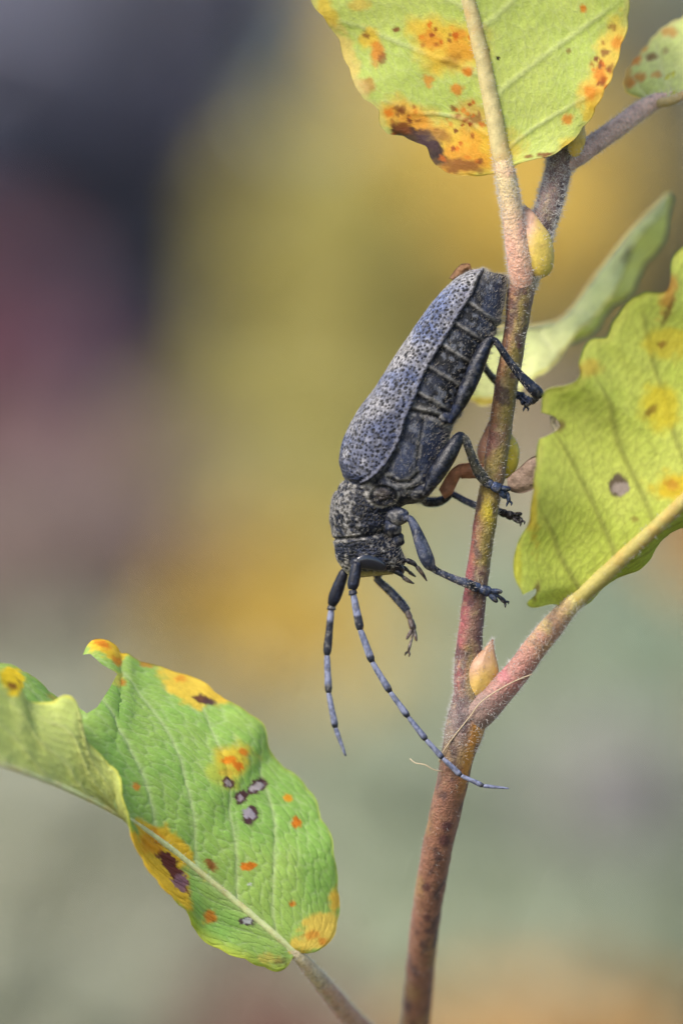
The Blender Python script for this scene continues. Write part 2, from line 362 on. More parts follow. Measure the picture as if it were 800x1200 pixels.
# ------------------------------------------------------------------ leaf builder
def leaf(parent, M, F, N, face_top, top, bot, slope, nv, amp, seed, cells=(15, 9), ns=230, nt=100, th=3.0, flute=0.0, bulge=(0, 0), spots=(), first=0.03, fspots=None, crenate=2.0, vein_h=2.0, midr=(5.5, 2.0), midcol=(200, 196, 130), midstart=0, bites=(), name='leaf'):
    u = np.linspace(0, 1, ns) ** 1.0
    m = resample(catmull(M, 3.0), ns, u); fa = resample(catmull(F, 3.0), ns, u); ne = resample(catmull(N, 3.0), ns, u)
    T = np.linspace(0, 1, nt); V, FC, CC, off = [], [], [], 0
    for half, e, sg in ((0, fa, 1.0), (1, ne, -1.0)):
        t = T[None, :] * np.ones((ns, 1)); s = u[:, None] * np.ones((1, nt))
        g = m[:, None] + (e - m)[:, None] * t[..., None]
        # crenate margin
        wob = crenate * np.abs(np.sin(s * 70 + 5 * fbm(np.stack([s * 6, t * 0, t * 0], -1), 1.0, 2, seed))) * sst(0.8, 1, t) * sst(0, 0.05, s)
        ed = (e - m); ed = ed / (np.linalg.norm(ed, axis=1, keepdims=True) + 1e-6)
        g = g + ed[:, None] * wob[..., None]
        nrm = normals_grid(g) * sg
        if half == 0:
            flip = 1.0 if (nrm[..., 2].mean() < 0) == face_top else -1.0     # +n is the upper side
        nrm = nrm * flip
        x, y = g[..., 0].copy(), g[..., 1].copy()
        # lateral veins in (s,t)
        width = np.linalg.norm(e - m, axis=1)[:, None]
        Ls = np.linalg.norm(np.diff(m, axis=0), axis=1).sum()
        ph = (s - slope * t - first + 0.10 * slope * t * t) * nv + (0.35 if half else 0.0)
        k = np.round(ph); dv = np.abs(ph - k) / nv * Ls * 0.75
        ok = (k >= 0) & (k < nv)
        vw = 3.2 * (1 - 0.55 * t)
        vein = np.where(ok, np.exp(-(dv / vw) ** 2), 0) * sst(1.02, 0.8, t)
        # ladder-like veinlets: cells stretched between neighbouring laterals
        wx = 4 * (fbm(g, 22, 2, seed + 9) - 0.5)
        f1, f2, cid = voro(ph * Ls / nv * 0.85 / cells[0] + wx / 9, t * width / cells[1] + wx / 7, seed)
        net = 1 - sst(0.02, 0.22, f2 - f1)
        f1b, f2b, _ = voro(x / 4.6, y / 4.6, seed + 5); fine = 1 - sst(0.0, 0.3, f2b - f1b)
        midd = t * width; midv = np.exp(-(midd / 7) ** 2)
        h = -amp * net * 0.8 + amp * 0.55 * (0.5 - f1) - amp * vein_h * vein - amp * 0.25 * fine * 0.5
        h = h * sst(-0.03, 0.16, s)
        h = h - 0.8 * amp * np.exp(-(dv / 10) ** 2) * ok
        bl = bulge[half] * np.sin(math.pi * np.clip(t, 0, 1)) * np.sin(math.pi * np.clip(s, 0, 1)) ** 0.5
        fl = flute * np.sin(s * 34 + half * 2 + 3 * fbm(np.stack([s * 3, t * 0, t * 0], -1), 1, 2, seed + 3)) * t ** 2.2
        hh = (h * sst(0, 0.04, t) + bl + fl) * sst(0, 0.03, s) * sst(1.0, 0.97, s)
        g = g + nrm * hh[..., None]
        nrm = normals_grid(g) * sg * flip
        for side, fn in ((1.0, top), (-1.0, bot)):
            col = fn(x, y, s, t, half, net, vein, midv, fine, g)
            for sp in (spots if (fspots is None or True) else ()):
                (sx, sy, rx, ry, rot, sc, al) = sp
                ca, sa = math.cos(rot), math.sin(rot); dx, dy = x - sx, y - sy
                q = np.hypot((dx * ca + dy * sa) / rx, (-dx * sa + dy * ca) / ry) + 1.5 * (fbm(g, max(3.0, min(rx, ry) * 0.9), 4, int(sx) % 97) - 0.5) + 0.08 * (cid - 0.5)
                soft = 0.14 if al > 0.9 else 0.42
                col = mix(col, lin(sc), al * (1 - sst(1 - soft, 1 + soft, q)))
            V.append((g + nrm * side * th / 2 * (sst(1.0, 0.93, t) * 0.8 + 0.2)[..., None]).reshape(-1, 3)); CC.append(col.reshape(-1, 3))
            FC.append(gridfaces(ns, nt, False, off, flip=(sg * flip * side > 0) != True)); off += ns * nt
        a, b = off - 2 * ns * nt, off - ns * nt; i = np.arange(ns - 1); ea = a + i * nt + nt - 1; eb = b + i * nt + nt - 1
        FC.append(np.stack([ea, ea + nt, eb + nt, eb], -1))
    V = np.vstack(V); FC = np.vstack(FC)
    if bites:
        fc = V[FC].mean(1); cut = np.zeros(len(FC), bool); far = FC[:, 0] < 2 * ns * nt
        for poly in bites:
            inside = np.zeros(len(FC), bool); pp = np.asarray(poly, float)
            for (ax_, ay_), (bx_, by_) in zip(pp, np.roll(pp, -1, 0)):
                cr = ((ay_ > fc[:, 1]) != (by_ > fc[:, 1])) & (fc[:, 0] < (bx_ - ax_) * (fc[:, 1] - ay_) / (by_ - ay_ + 1e-9) + ax_)
                inside ^= cr
            cut |= inside & far
        edge = np.intersect1d(np.unique(FC[cut]), np.unique(FC[~cut])); FC = FC[~cut]
        ex, ey = V[edge, 0], V[edge, 1]; bd = np.full(len(edge), 1e9); bp_ = np.stack([ex, ey], -1)
        for poly in bites:
            pp = np.asarray(poly, float)
            for a_, b_ in zip(pp, np.roll(pp, -1, 0)):
                w_ = b_ - a_; t_ = np.clip(((ex - a_[0]) * w_[0] + (ey - a_[1]) * w_[1]) / (w_ @ w_ + 1e-9), 0, 1)
                q_ = a_ + t_[:, None] * w_; d_ = np.hypot(q_[:, 0] - ex, q_[:, 1] - ey); m_ = d_ < bd
                bd = np.where(m_, d_, bd); bp_ = np.where(m_[:, None], q_, bp_)
        mv = bd < 4; V[edge[mv], 0] = bp_[mv, 0]; V[edge[mv], 1] = bp_[mv, 1]
    o = make(name, P(V), FC, M_LEAF, parent, np.vstack(CC))
    # midrib: a tapering ridge lying along the fold
    mm = m[midstart::5]; rr = np.linspace(midr[0], midr[1], len(mm))
    rib = np.c_[mm[:, 0], mm[:, 1], mm[:, 2] - (1.0 if not face_top else 0.0), rr]
    _, gm_ = tube('midrib', rib, M_RIB, o, lambda v, s, a: mix(lin(midcol), lin(midcol) * [1.0, .86, .78], sst(.45, .65, fbm(v, 16, 3, seed))) * (0.8 + 0.4 * fbm(v, 5, 3, seed)[:, None]), n=14, step=3, lump=midr[0] * .18, seed=seed)
    qn = -normals_grid(gm_, True); qn *= np.sign(((gm_ - gm_.mean(1, keepdims=True)) * qn).sum(-1, keepdims=True))
    hairs('fuzz', gm_, qn, (0, -0.2, 0), 4.0, 0.3, M_FUZZ, o, int(130 * midr[0]), jit=0.5, seed=seed + 77)
    return o

def leafcol(base, alt, veinc, edge=None, netamt=0.25, veinamt=0.6, fineamt=0.1, seed=0, size=70, edgew=0.06):
    base, alt, veinc = lin(base), lin(alt), lin(veinc)
    def fn(x, y, s, t, half, net, vein, midv, fine, g):
        c = mix(base, alt, sst(0.35, 0.65, fbm(g, size, 4, seed)))
        c = mix(c, veinc, netamt * net); c = mix(c, veinc, np.clip(veinamt * vein + 0.5 * midv, 0, 1)); c = c * (1 - fineamt * fine[..., None])
        if edge is not None: c = mix(c, lin(edge), 0.75 * sst(1 - edgew, 1.0, t + 0.05 * (fbm(g, 14, 3, seed + 4) - 0.5)))
        return c * (0.86 + 0.28 * fbm(g, 12, 3, seed + 7)[..., None])
    return fn

# ------------------------------------------------------------------ the twig
foot = P(np.array([330.0, 600 + ZC * S * 0.87, 900.0])); foot[2] = 0.0
twig = empty('willow_twig', foot, 'reddish brown hairy willow twig with green and yellowing leaves and buds, carrying the beetle', 'twig')
def stem_cols(v, s, a):
    x, y = v[:, 0], v[:, 1]; n1 = fbm(v, 40, 4, 2); n2 = fbm(v * [1, 0.35, 1], 9, 3, 5); n3 = fbm(v, 6, 3, 8)
    c = mix(lin((108, 80, 66)), lin((122, 106, 52)), sst(0.4, 0.62, n1))                # brown to olive
    low = sst(760, 1000, y)
    c = mix(c, lin((134, 90, 70)), 0.75 * low); c = mix(c, lin((146, 118, 70)), 0.5 * low * sst(0.5, 0.7, n1))
    ce = np.interp(y, [330, 380, 470, 600, 690, 760, 836, 920, 1095, 1195], [612, 605, 590, 570, 557, 549, 549, 529, 496, 487])
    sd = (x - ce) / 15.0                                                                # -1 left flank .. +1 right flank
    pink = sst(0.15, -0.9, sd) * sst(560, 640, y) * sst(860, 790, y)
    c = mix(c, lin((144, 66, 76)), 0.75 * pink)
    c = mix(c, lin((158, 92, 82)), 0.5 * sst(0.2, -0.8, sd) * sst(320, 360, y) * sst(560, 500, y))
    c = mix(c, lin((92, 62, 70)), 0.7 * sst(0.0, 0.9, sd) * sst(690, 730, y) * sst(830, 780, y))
    c = mix(c, lin((196, 176, 40)), 0.85 * np.exp(-(((x - 572) / 11) ** 2 + ((y - 598) / 18) ** 2)))
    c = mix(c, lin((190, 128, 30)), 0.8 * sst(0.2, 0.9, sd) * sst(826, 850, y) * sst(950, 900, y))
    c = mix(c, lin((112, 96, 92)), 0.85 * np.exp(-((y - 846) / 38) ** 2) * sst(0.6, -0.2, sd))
    up = sst(330, 290, y)
    c = mix(c, lin((112, 92, 88)), 0.9 * up)
    c = mix(c, lin((64, 46, 50)), 0.75 * sst(0.53, 0.66, n2)); c = mix(c, lin((200, 182, 136)), 0.25 * sst(0.58, 0.72, n3) * (1 - 0.8 * low))
    for (sx, sy, rr) in ((551, 707, 5), (560, 748, 4), (523, 968, 7), (521, 985, 8), (499, 1040, 6), (601, 440, 5), (615, 343, 3.5), (604, 345, 3), (608, 405, 4), (500, 1075, 4)):
        c = mix(c, lin((72, 38, 44)), 0.8 * (1 - sst(0.6, 1.2, np.hypot(x - sx, y - sy) / rr)))
    return c
stem_pts = [(330, 600 + ZC * S * 0.87, 900, 46), (400, 5000, 800, 38), (440, 2600, 620, 28), (466, 1500, 380, 20), (478, 1240, 230, 17), (487, 1195, 200, 17), (496, 1095, 110, 17), (513, 990, 40, 18), (529, 920, 10, 18.5),
            (537, 880, 0, 20), (546, 846, 0, 23), (549, 815, 0, 18.5), (548, 795, 0, 16.5), (549, 760, 0, 15.5), (557, 690, 0, 13.5), (570, 600, 0, 13.5), (580, 545, 0, 13.5), (590, 470, 0, 13.5), (605, 380, 0, 14), (611, 335, 0, 16.5),
            (621, 302, 2, 17), (633, 270, 6, 16), (643, 240, 8, 15.5), (651, 210, 10, 15), (657, 180, 12, 15.5), (656, 150, 16, 14), (648, 110, 22, 11), (642, 80, 26, 5)]
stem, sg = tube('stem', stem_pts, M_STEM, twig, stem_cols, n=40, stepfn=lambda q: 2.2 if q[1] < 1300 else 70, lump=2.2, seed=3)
nr = -normals_grid(sg, True); cc = sg.mean(1, keepdims=True); nr *= np.sign(((sg - cc) * nr).sum(-1, keepdims=True))
vis = (sg[:, 0, 1] < 900)
hairs('stem_fuzz', sg[vis], nr[vis], (0, -0.25, 0), 5.5, 0.34, M_FUZZ, stem, 2400, seed=1)
lo = (sg[:, 0, 1] > 880) & (sg[:, 0, 1] < 1240); hairs('stem_fuzz', sg[lo], nr[lo], (0, -0.25, 0), 4.0, 0.3, M_FUZZ, stem, 500, seed=9)
upm = sg[:, 0, 1] < 335; hairs('stem_fuzz', sg[upm], nr[upm], (0, -0.3, 0), 6.5, 0.38, M_FUZZ, stem, 6500, jit=0.6, seed=2)
nod = (sg[:, 0, 1] > 770) & (sg[:, 0, 1] < 880); hairs('stem_fuzz', sg[nod], nr[nod], (0, -0.3, 0), 4.5, 0.4, M_FUZZ, stem, 2200, jit=0.6, seed=3)

def petiole(parent, pts, c0, c1, c2, seed, fuzz=1500, endc=None):
    def cf(v, s, a):
        c = mix(lin(c0), lin(c1), sst(0.15, 0.7, s)); c = mix(c, lin(c2), 0.8 * sst(0.45, 0.62, fbm(v, 22, 4, seed)) * sst(0.0, 0.35, s))
        if endc is not None: c = mix(c, lin(endc), sst(0.66, 0.92, s + 0.2 * (fbm(v, 12, 3, seed + 5) - 0.5)))
        return mix(c, lin((110, 84, 78)), 0.5 * sst(0.6, 0.72, fbm(v, 6, 3, seed + 2)) * sst(0.0, 0.35, s))
    o, g = tube('petiole', pts, M_STEM, parent, cf, n=28, step=2.5, lump=1.6, seed=seed)
    q = -normals_grid(g, True); q *= np.sign(((g - g.mean(1, keepdims=True)) * q).sum(-1, keepdims=True))
    hairs('fuzz', g, q, (0, -0.2, 0), 5.0, 0.34, M_FUZZ, parent, int(fuzz * 1.4), jit=0.5, seed=seed + 50)
    return o

YO, OR, BR, DK, GY = (226, 190, 62), (214, 128, 34), (128, 74, 38), (52, 36, 34), (176, 168, 164)
# --- top leaf, seen from its pale underside
sp1 = [(520, 52, 46, 30, 0.2, (224, 186, 60), .85), (540, 60, 17, 12, .3, OR, .45), (505, 47, 14, 10, .2, OR, .6), (528, 72, 13, 8, 0, BR, .4), (548, 84, 7, 6, 0, OR, .9), (538, 40, 10, 7, .4, OR, .6),
       (430, 45, 10, 12, .5, YO, .8), (440, 62, 8, 13, 0, OR, .8), (427, 42, 5, 4, 0, BR, .8), (446, 70, 5, 7, 0, BR, .7), (500, 95, 6, 6, 0, OR, .7), (534, 105, 7, 6, 0, OR, .8), (550, 135, 20, 17, 0, OR, .4), (556, 140, 8, 6, 0, BR, .7),
       (540, 175, 55, 30, .2, (228, 186, 60), .9), (478, 140, 38, 20, .3, (226, 178, 70), .9), (488, 146, 22, 11, .5, OR, .4), (540, 186, 38, 15, .1, OR, .45), (552, 160, 14, 10, .5, OR, .35), (516, 160, 12, 9, 0, BR, .65), (540, 194, 28, 8, .1, BR, .8),
       (468, 128, 7, 5, 0, BR, .7), (456, 132, 6, 5, 0, OR, .9), (480, 160, 24, 8, .35, DK, .95), (505, 175, 12, 12, .9, DK, .95), (512, 186, 12, 8, .4, DK, .9), (500, 165, 16, 9, .5, (70, 48, 52), .9), (470, 150, 12, 6, .4, BR, .9),
       (432, 100, 10, 7, .5, (176, 128, 58), .8), (405, 60, 9, 34, -.35, (220, 192, 110), .7), (382, 12, 9, 22, -.5, YO, .7), (420, 5, 12, 8, 0, (222, 190, 90), .7), (420, 103, 12, 9, .6, (200, 170, 110), .6),
       (712, 70, 15, 52, .22, (226, 196, 84), .85), (700, 105, 16, 28, .4, (224, 184, 76), .8), (705, 88, 8, 9, 0, OR, .8), (722, 50, 7, 9, 0, OR, .7), (693, 108, 9, 7, 0, OR, .7), (708, 62, 5, 4, 0, BR, .8), (716, 32, 5, 4, 0, BR, .6), (664, 140, 7, 6, 0, OR, .8), (637, 182, 9, 3, 0, BR, .9), (690, 130, 7, 12, .4, YO, .7), (662, 172, 9, 10, 0, YO, .7),
       (568, 112, 2.6, 4, 0, DK, 1), (583, 68, 2, 2.6, 0, DK, 1), (462, 36, 4, 3, 0, BR, .9), (683, 10, 4, 4, 0, OR, .9), (665, 60, 3, 3, 0, BR, .6), (620, 184, 5, 2.5, 0, BR, .8)]
rr_ = random.Random(3)
for q in range(70):      # scattered rust pustules in the yellowed parts
    cx_, cy_, sx_, sy_ = rr_.choice([(520, 52, 34, 22), (545, 178, 40, 20), (478, 138, 30, 14), (545, 135, 22, 16), (706, 85, 12, 40)])
    sp1.append((cx_ + rr_.gauss(0, sx_ * .6), cy_ + rr_.gauss(0, sy_ * .6), rr_.uniform(1.8, 4.2), rr_.uniform(1.6, 3.6), rr_.uniform(0, 3), rr_.choice([OR, (196, 104, 30), BR, (150, 76, 30)]), rr_.uniform(.6, .95)))
base1 = leafcol((188, 202, 104), (202, 212, 114), (194, 200, 144), (206, 196, 120), 0.30, 0.55, 0.08, 21, 60)
l1 = leaf(twig, [(591, 202, -18), (577, 130, -22), (563, 60, -30), (548, 0, -38), (528, -80, -50), (503, -190, -60), (480, -280, -50)],
          [(591, 202, -18), (577, 204, -16), (545, 205, -12), (517, 197, -8), (507, 184, -6), (500, 172, -5), (475, 161, -2), (450, 153, 0), (444, 128, 2), (437, 118, 3), (425, 112, 3), (411, 85, 4), (404, 70, 4), (396, 45, 4), (385, 25, 2), (372, 8, 0), (360, -20, -5), (350, -75, -10), (362, -150, -20), (410, -230, -40), (480, -280, -50)],
          [(591, 202, -18), (610, 190, -24), (640, 183, -30), (662, 170, -34), (688, 141, -40), (702, 116, -44), (716, 88, -48), (724, 60, -52), (733, 30, -54), (735, 5, -56), (728, -50, -60), (700, -125, -64), (640, -205, -62), (560, -260, -56), (480, -280, -50)],
          False, leafcol((120, 160, 60), (150, 180, 70), (180, 190, 110), None, seed=22), base1, 0.27, 6, 0.5, 31, flute=5, bulge=(10, 8), spots=sp1, crenate=2.5, vein_h=2.2, midr=(11, 5), midcol=(196, 182, 130), first=0.06)
petiole(l1, [(583, 160, -14, 7), (587, 180, -18, 10), (592, 205, -21, 12), (598, 240, -18, 12.5), (604, 272, -14, 14), (609, 302, -10, 15.5), (611, 326, -5, 15), (611, 350, 2, 11)], (196, 180, 130), (198, 160, 132), (196, 146, 124), 41, 2600)
# --- right leaf, yellow green, underside too
sp2 = [(724, 572, 12, 13, 0.5, (112, 98, 78), 1), (726, 574, 8.5, 8.5, 0.5, (176, 160, 150), 1), (776, 478, 26, 24, 0, (214, 196, 50), .8), (762, 484, 9, 4, -.8, (140, 112, 40), .8), (788, 404, 26, 16, 0, (216, 196, 60), .7), (776, 404, 5, 4, 0, BR, .7), (792, 570, 26, 16, 0, (220, 190, 40), .85), (786, 568, 8, 6, .4, (200, 140, 50), .7),
       (690, 430, 14, 10, 0, (216, 176, 70), .6), (781, 345, 8, 22, .3, (206, 150, 70), .8), (782, 365, 4, 16, .3, (120, 92, 50), .8), (622, 590, 7, 50, -.1, (216, 190, 70), .7), (616, 612, 5, 9, 0, (170, 130, 60), .7), (655, 500, 6, 7, 0, (130, 100, 70), .8), (605, 665, 6, 26, 0, (196, 190, 60), .7), (627, 692, 4, 10, .5, (120, 96, 60), .8), (744, 610, 5, 3, 0, BR, .5), (668, 706, 6, 4, 0, (150, 110, 60), .8)]
base2 = leafcol((200, 210, 92), (212, 218, 106), (158, 160, 78), (208, 206, 104), 0.34, 0.8, 0.06, 51, 80)
l2 = leaf(twig, [(664, 712, -50), (690, 690, -64), (722, 660, -76), (760, 625, -90), (800, 588, -100), (860, 530, -110), (930, 440, -110), (985, 340, -90)],
          [(664, 712, -50), (645, 709, -62), (622, 708, -74), (613, 698, -86), (604, 680, -92), (603, 660, -96), (607, 640, -100), (619, 617, -104), (624, 577, -110), (630, 527, -116), (633, 505, -120), (634, 484, -122), (640, 458, -126), (671, 448, -128), (680, 440, -130), (678, 424, -130), (690, 401, -132), (711, 396, -134), (720, 376, -134), (738, 352, -134), (754, 343, -134), (776, 343, -132), (785, 331, -130), (788, 302, -130), (802, 290, -130), (840, 262, -126), (910, 270, -110), (985, 340, -90)],
          [(664, 712, -50), (700, 697, -40), (742, 664, -36), (800, 617, -40), (870, 560, -50), (945, 465, -70), (985, 340, -90)],
          False, leafcol((120, 160, 50), (150, 176, 60), (180, 180, 90), None, seed=52), base2, 0.22, 8, 0.45, 61, flute=7, bulge=(16, -4), spots=sp2, crenate=1.5, vein_h=2.4, midr=(10, 5), midcol=(178, 166, 96), first=0.04,
          bites=[[(620, 518), (638, 512), (650, 506), (657, 499), (650, 488), (634, 483), (620, 486)], [(596, 704), (612, 697), (629, 689), (627, 697), (619, 704), (612, 716)]])
petiole(l2, [(700, 682, -62, 6), (684, 696, -60, 9), (668, 709, -54, 10.8), (646, 735, -40, 13.5), (628, 757, -28, 14), (602, 792, -16, 15), (578, 818, -10, 17), (560, 836, -6, 19), (544, 846, 0, 17)], (178, 166, 100), (170, 104, 108), (160, 116, 102), 42, 2000, (134, 110, 100))
# --- lower left leaf, half folded over
sp3 = [(226, 803, 36, 27, .3, (230, 200, 76), .93), (252, 812, 16, 14, .4, (228, 196, 74), .9), (234, 820, 8, 5, .3, (104, 66, 54), .97), (244, 824, 6, 4.5, 0, (92, 66, 70), .97), (214, 794, 7, 5, 0, OR, .6),
       (266, 898, 25, 18, -.5, (222, 196, 62), .9), (262, 896, 9, 5, -.2, (226, 138, 30), .92), (272, 901, 6, 5, .4, (220, 124, 30), .92), (259, 910, 8, 5, 0, (224, 130, 30), .92), (280, 886, 5, 4, 0, OR, .9), (254, 914, 16, 16, .4, (196, 200, 78), .7),
       (298, 925, 17, 7.5, -.45, (84, 54, 56), 1), (298, 925, 12, 4.2, -.45, (188, 176, 180), 1), (276, 938, 8, 7.5, 0, (84, 54, 56), 1), (276, 938, 4.5, 4, 0, (180, 160, 168), 1), (288, 958, 11, 10, .5, (84, 56, 60), 1), (287, 957, 6.5, 5, .5, (170, 160, 172), 1), (260, 921, 7, 6.5, 0, (96, 62, 56), 1), (260, 921, 4, 3.6, 0, (186, 170, 170), 1),
       (345, 966, 6, 6, 0, OR, 1), (337, 935, 5, 5, 0, (226, 160, 40), 1), (288, 1016, 8, 5, .1, OR, 1), (340, 1060, 4, 3, 0, OR, .9), (155, 925, 4, 5, 0, OR, .8), (250, 1073, 7, 7, .3, OR, .85), (206, 1001, 7, 4, .5, (150, 80, 40), .9), (246, 1014, 9, 4, .7, (150, 84, 40), .9),
       (190, 1014, 30, 54, -.55, (226, 190, 56), .97), (207, 1020, 7, 34, -.62, (110, 60, 50), 1), (213, 1034, 8, 12, -.5, (150, 110, 120), .95), (180, 985, 10, 14, -.4, (222, 160, 40), .8), (290, 1079, 9, 6, .2, (86, 72, 70), 1), (290, 1079, 5.5, 3.2, .2, (190, 190, 190), 1), (291, 1036, 3, 2, 0, (220, 220, 220), 1),
       (373, 1094, 30, 19, -.6, (228, 200, 92), .95), (364, 1096, 10, 4, -.2, OR, .6), (378, 1103, 6, 4, 0, OR, .7), (394, 1055, 8, 12, 0, (226, 186, 70), .9), (330, 1126, 9, 4, 0, (120, 100, 60), .7), (315, 1122, 12, 7, 0, (220, 190, 90), .6),
       (125, 766, 20, 16, .6, (232, 196, 56), .95), (117, 759, 8, 5, .4, OR, .85), (133, 778, 7, 5, .4, OR, .7), (8, 800, 17, 14, 0, (236, 206, 40), .95), (12, 806, 7, 4, .4, BR, .9), (60, 818, 8, 4, 0, (200, 176, 80), .6), (137, 805, 6, 5, 0, OR, .8), (172, 778, 8, 5, 0, OR, .6), (130, 800, 8, 10, .5, (216, 200, 90), .7)]
g3 = leafcol((148, 188, 94), (164, 194, 100), (190, 204, 152), (168, 184, 84), 0.44, 0.75, 0.08, 71, 80, 0.04)
p3 = leafcol((206, 214, 118), (196, 206, 120), (214, 216, 150), (222, 216, 90), 0.2, 0.4, 0.1, 72, 60, 0.06)
def up3(x, y, s, t, half, net, vein, midv, fine, g):
    c = g3(x, y, s, t, half, net, vein, midv, fine, g)
    return mix(c, lin((196, 196, 60)), 0.55 * sst(0.7, 1.0, t) * (half == 1))
l3 = leaf(twig, [(346, 1116, 20), (330, 1102, 14), (250, 1035, -10), (166, 970, -60), (80, 925, -130), (0, 895, -200), (-95, 865, -260)],
          [(346, 1116, 20), (374, 1113, 24), (394, 1087, 30), (397, 1050, 36), (390, 1010, 42), (386, 985, 46), (375, 958, 50), (367, 930, 54), (346, 906, 58), (318, 885, 60), (306, 853, 62), (286, 836, 62), (262, 822, 60), (244, 803, 58), (216, 787, 54), (190, 780, 48), (166, 776, 40), (150, 768, 34), (140, 769, 30), (128, 757, 24), (112, 752, 18), (103, 764, 10), (97, 795, -8), (90, 822, -24), (75, 817, -40), (45, 800, -56), (0, 782, -84), (-60, 790, -160), (-95, 865, -260)],
          [(346, 1116, 20), (336, 1134, 8), (300, 1130, -10), (268, 1118, -26), (240, 1096, -40), (222, 1070, -52), (200, 1054, -64), (180, 1030, -76), (168, 1000, -88), (163, 980, -96), (154, 955, -102), (141, 936, -106), (132, 906, -106), (116, 885, -106), (101, 868, -108), (93, 846, -108), (86, 823, -108), (73, 817, -112), (58, 824, -120), (34, 817, -130), (20, 795, -136), (0, 787, -142), (-45, 800, -190), (-95, 865, -260)],
          True, up3, p3, 0.33, 9, 1.15, 81, cells=(17, 9), flute=7, bulge=(14, -6), spots=sp3, crenate=2.5, vein_h=1.0, midr=(4.5, 2.5), midcol=(196, 204, 146), first=0.04, ns=280, nt=130,
          bites=[[(92, 768), (106, 766), (120, 779), (138, 789), (129, 806), (114, 829), (102, 836), (92, 829), (80, 815), (80, 780)]])
petiole(l3, [(326, 1099, 18, 2.5), (346, 1117, 22, 6.5), (364, 1136, 44, 9), (384, 1160, 84, 10.5), (408, 1188, 140, 11.5), (440, 1222, 200, 13), (474, 1262, 250, 14)], (190, 176, 140), (176, 134, 112), (186, 146, 120), 43, 800)
# --- narrow folded leaf behind the stem
g4 = leafcol((230, 230, 166), (222, 226, 158), (222, 224, 182), (206, 200, 96), 0.15, 0.4, 0.06, 91, 50, 0.10)
b4 = leafcol((228, 230, 172), (220, 226, 166), (228, 228, 190), (210, 202, 100), 0.15, 0.3, 0.05, 92, 50, 0.12)
l4 = leaf(twig, [(552, 402, 175), (588, 386, 190), (630, 383, 200), (662, 372, 210), (700, 322, 225), (742, 268, 240), (783, 226, 255)],
          [(552, 402, 175), (590, 425, 230), (640, 420, 260), (700, 378, 290), (735, 340, 300), (765, 297, 300), (787, 240, 280), (783, 226, 255)],
          [(552, 402, 175), (548, 462, 150), (562, 473, 150), (600, 463, 150), (629, 443, 156), (654, 417, 164), (676, 394, 172), (697, 367, 182), (722, 343, 196), (728, 318, 208), (737, 297, 220), (756, 272, 232), (776, 246, 244), (783, 226, 255)],
          False, b4, g4, 0.2, 7, 1.0, 93, flute=4, bulge=(4, 6), spots=[(735, 300, 4, 12, .5, (120, 110, 60), .6), (655, 418, 14, 5, -.8, (140, 130, 70), .6), (570, 470, 24, 4, 0, (196, 170, 60), .8)], ns=140, nt=60, crenate=3.0, midr=(4, 2), midcol=(186, 192, 150))
petiole(l4, [(590, 552, 8, 8), (591, 520, 60, 6), (591, 470, 140, 5), (588, 415, 188, 5)], (150, 120, 90), (170, 160, 110), (160, 140, 100), 44, 150)
# --- top right leaf on the side petiole
sp5 = [(742, 70, 8, 7, 0, OR, .8), (738, 98, 7, 6, 0, OR, .8), (752, 92, 7, 5, 0, OR, .7), (763, 68, 6, 5, 0, BR, .8), (786, 40, 9, 6, 0, OR, .6), (752, 56, 6, 5, 0, (220, 170, 80), .8), (735, 88, 5, 14, 0, (214, 170, 90), .7), (770, 90, 5, 4, 0, OR, .6), (780, 62, 4, 4, 0, BR, .5)]
g5 = leafcol((214, 222, 142), (222, 226, 152), (224, 224, 170), (206, 190, 130), 0.25, 0.6, 0.08, 101, 40, 0.08)
p5 = leafcol((228, 226, 110), (232, 228, 120), (180, 180, 90), (206, 196, 80), 0.2, 0.4, 0.08, 102, 40)
l5 = leaf(twig, [(766, 121, 66), (784, 118, 54), (805, 110, 50), (850, 98, 56), (935, 90, 80)],
          [(766, 121, 66), (748, 114, 84), (733, 107, 96), (734, 90, 104), (742, 72, 110), (752, 57, 114), (768, 42, 118), (785, 28, 120), (806, 15, 122), (850, 0, 120), (905, 25, 110), (935, 90, 80)],
          [(766, 121, 66), (764, 107, 72), (775, 96, 74), (788, 88, 74), (806, 80, 74), (860, 62, 76), (935, 90, 80)],
          True, g5, p5, 0.2, 7, 1.0, 103, flute=3, bulge=(5, 5), spots=sp5, ns=110, nt=60, midr=(6, 3), midcol=(190, 170, 120))
petiole(l5, [(654, 196, 10, 12), (672, 184, 16, 13), (695, 169, 28, 11.8), (722, 150, 44, 11), (750, 129, 60, 10.5), (772, 117, 66, 9), (800, 111, 60, 6)], (176, 144, 130), (214, 178, 156), (208, 172, 156), 45, 1500)

